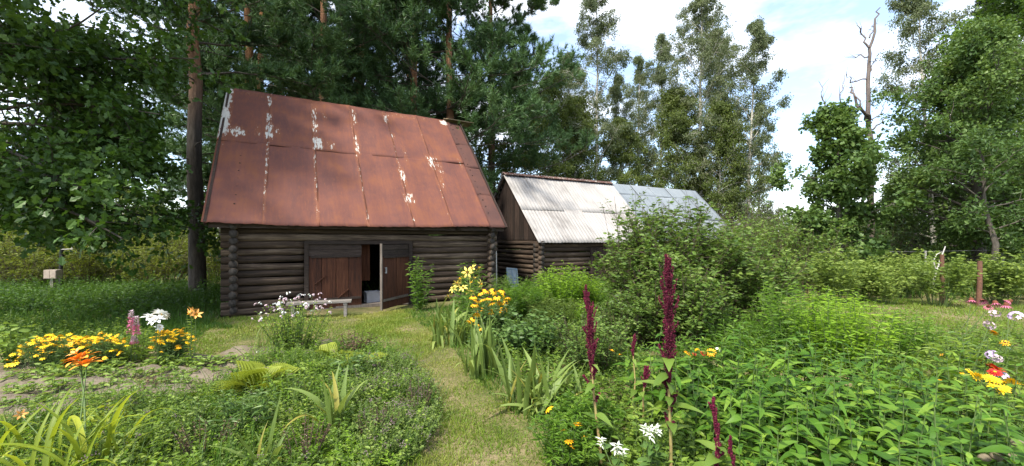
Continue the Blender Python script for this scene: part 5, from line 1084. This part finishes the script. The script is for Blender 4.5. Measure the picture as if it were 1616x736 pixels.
# ---- raspberry rows, posts and wire
rasp = clump('raspberry_bush', 'pale green raspberry canes in the rows beyond the mown strip', 'raspberry', (0, 0), 1.35, .75, 34, 8, LEAF3, .12, 'rasp', 160, 'greenstem', br=5, sr=.007, flat=.3, group='raspberry rows'); first = True; g = RG(31)
for k in range(44):
    row = k % 3; x = 6.2 + (k // 3) * .95 + g.normal(0, .35) + row * .5; y = 11.0 + row * 1.5 + g.normal(0, .4) - (k // 3) * .12; loc = (x, y, 0)
    if first: rasp.location = loc; first = False
    else: dup(rasp, loc, g.uniform(0, 6.28), g.uniform(.5, 1.0))
def post(name, label, x, Z, top, r, mat, lean=0, cat='post'):
    H = EYE + (HZ - top) / F * Z; o = MB().add(*tubes([[(0, 0, -.1), (lean * .5 + .01, 0, H * .5), (lean, .01, H)]], r, r * .85, 8)).build(name, M[mat], None, True); o.location = (*pz(x, Z), 0); return tag(o, label, cat)
post('rusty_post', 'rusty post by the forked stick in the raspberries', 1487, 10.6, 402, .05, 'rustpost'); post('rusty_post', 'rusty post second from the forked stick', 1544, 10.2, 412, .055, 'rustpost', .05); post('rusty_post', 'shorter rusty post nearest the leaning trunk', 1568, 12.0, 410, .05, 'rustpost')
post('pale_stake', 'pale stake in the middle of the raspberry row', 1461, 13.6, 396, .035, 'greypost'); post('pale_stake', 'pale stake at the shrub end of the raspberry row', 1361, 13.8, 398, .03, 'greypost'); post('pale_stake', 'pale stake in front of the leaning trunk', 1583, 13.0, 391, .035, 'greypost')
fk = MB(); c0 = PZ(1470, 455, 10.9); fk.add(*tubes([[PZ(1470, 455, 10.9) - c0, PZ(1476, 435, 10.9) - c0, PZ(1484, 410, 10.9) - c0, PZ(1492, 389, 10.9) - c0]], .028, .012, 6)); fk.add(*tubes([[PZ(1478, 428, 10.9) - c0, PZ(1473, 412, 10.9) - c0, PZ(1478, 402, 10.9) - c0, PZ(1486, 398, 10.9) - c0]], .016, .008, 6)); c0g = np.array([c0[0], c0[1], c0[2]])
o = fk.build('forked_stick', M['greypost'], None, True); o.location = [float(v) for v in c0g]; tag(o, 'bare forked stick leaning on the rusty post', 'stick')
ws = np.array([PZ(x, y, Z) for x, y, Z in ((1290, 398, 14), (1361, 398, 13.8), (1461, 397, 13.6), (1583, 395, 13.0), (1700, 393, 12.6))]); o = MB().add(*tubes(ws[None], .006, .006, 4)).build('fence_wire', M['wire']); tag(o, 'thin wire strung along the pale stakes above the raspberries', 'wire')

# ---- left: black post with arms and box on a post
pp = thing('utility_post', 'black post with two slanting pale arms beyond the left lawn', 'post', (*pz(96, 13.5), 0)); H = EYE + (HZ - 394) / F * 13.5
MB().add(*tubes([[(0, 0, 0), (0, 0, H * .5), (0.03, 0, H)]], .05, .05, 8)).build('pole', M['tarpost'], pp, True)
for a, b_ in (((.03, 0, H), (-.33, 0, H + .66)), ((.03, 0, H), (.42, 0, H + .02)), ((.36, 0, H), (.42, .1, H + .28))): MB().add(*tubes([[a, ((a[0] + b_[0]) / 2, 0, (a[2] + b_[2]) / 2), b_]], .016, .012, 6)).build('arm', M['greypost'], pp, True)
MB().add(*box(.0, .11, -.06, .02, H - .24, H - .18)).build('bracket', M['tarpost'], pp)
mbx = thing('post_box', 'small cream box with two doors on a wooden post', 'box', (*pz(84, 12.8), 0)); hb_ = EYE - (426 - HZ) / F * 12.8
MB().add(*box(-.05, .05, -.05, .05, 0, hb_ - .28)).build('post', M['palewood'], mbx); MB().add(*box(-.2, .2, -.09, .09, hb_ - .279, hb_)).build('cabinet', M['cream'], mbx)
for x0 in (-.19, .006): plank(mbx, 'door', x0, x0 + .184, -.104, -.092, hb_ - .265, hb_ - .015, M['cream'])

carpet('weeds', 'taller green growth between the huge shrub and the goldenrod', [(2.7, 5.0), (4.6, 5.0), (5.2, 6.9), (3.2, 7.0)], 700, .3, .65, 10, LEAFN, .12, 'goldrod', 23)
for k, (x, y, H, R, m_, lf, sz) in enumerate(((455, 640, .34, .30, 'weed', LEAF3, .07), (600, 640, .32, .34, 'weed', LEAF3, .055), (380, 690, .34, .34, 'peony', LEAFN, .10), (560, 605, .36, .30, 'peony', LEAF3, .08), (300, 700, .30, .30, 'oregano', LEAF3, .06), (500, 600, .30, .28, 'weed', LEAFN, .09), (640, 690, .26, .28, 'oregano', LEAF3, .045), (250, 665, .24, .30, 'seedling', LEAF3, .06))):
    clump('leafy_herb', ('bushy herb left of the yellowing iris', 'bushy green herb near the path edge of the tangle', 'dark narrow leaved herb low in the left tangle', 'dark leafy herb under the head of the tangle', 'pale soft herb behind the daylily leaves', 'narrow leaved herb between the two ferns', 'small leaved herb at the nearest path edge', 'pale low herb at the edge of the bare soil')[k], 'herb', G(x, y), H, R, 34, 12, lf, sz, m_, 170 + k, flat=.5, irregular=.3)
for k, (x, y) in enumerate(((320, 735), (480, 735), (600, 700), (660, 655))):
    clump('withered_plant', ('brown dried stems at the bottom of the tangle behind the daylily', 'brown dried stems at the bottom middle of the tangle', 'brown dried stems beside the bushy herb', 'brown dried stems at the bend of the path')[k], 'dead plant', G(x, y), .33, .22, 16, 12, DIA, .028, 'dryleaf', 190 + k, 'brownstem', lo=.55, flat=.3)

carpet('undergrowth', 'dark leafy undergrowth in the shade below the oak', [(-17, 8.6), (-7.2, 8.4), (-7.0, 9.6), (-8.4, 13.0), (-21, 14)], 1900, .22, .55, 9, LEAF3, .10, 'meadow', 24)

carpet('weeds', 'leafy weeds at the foot of the red plumes', [(.8, 2.1), (1.6, 2.1), (1.7, 3.0), (1.3, 3.4), (.85, 3.2)], 420, .14, .36, 9, LEAF3, .075, 'weed', 25)
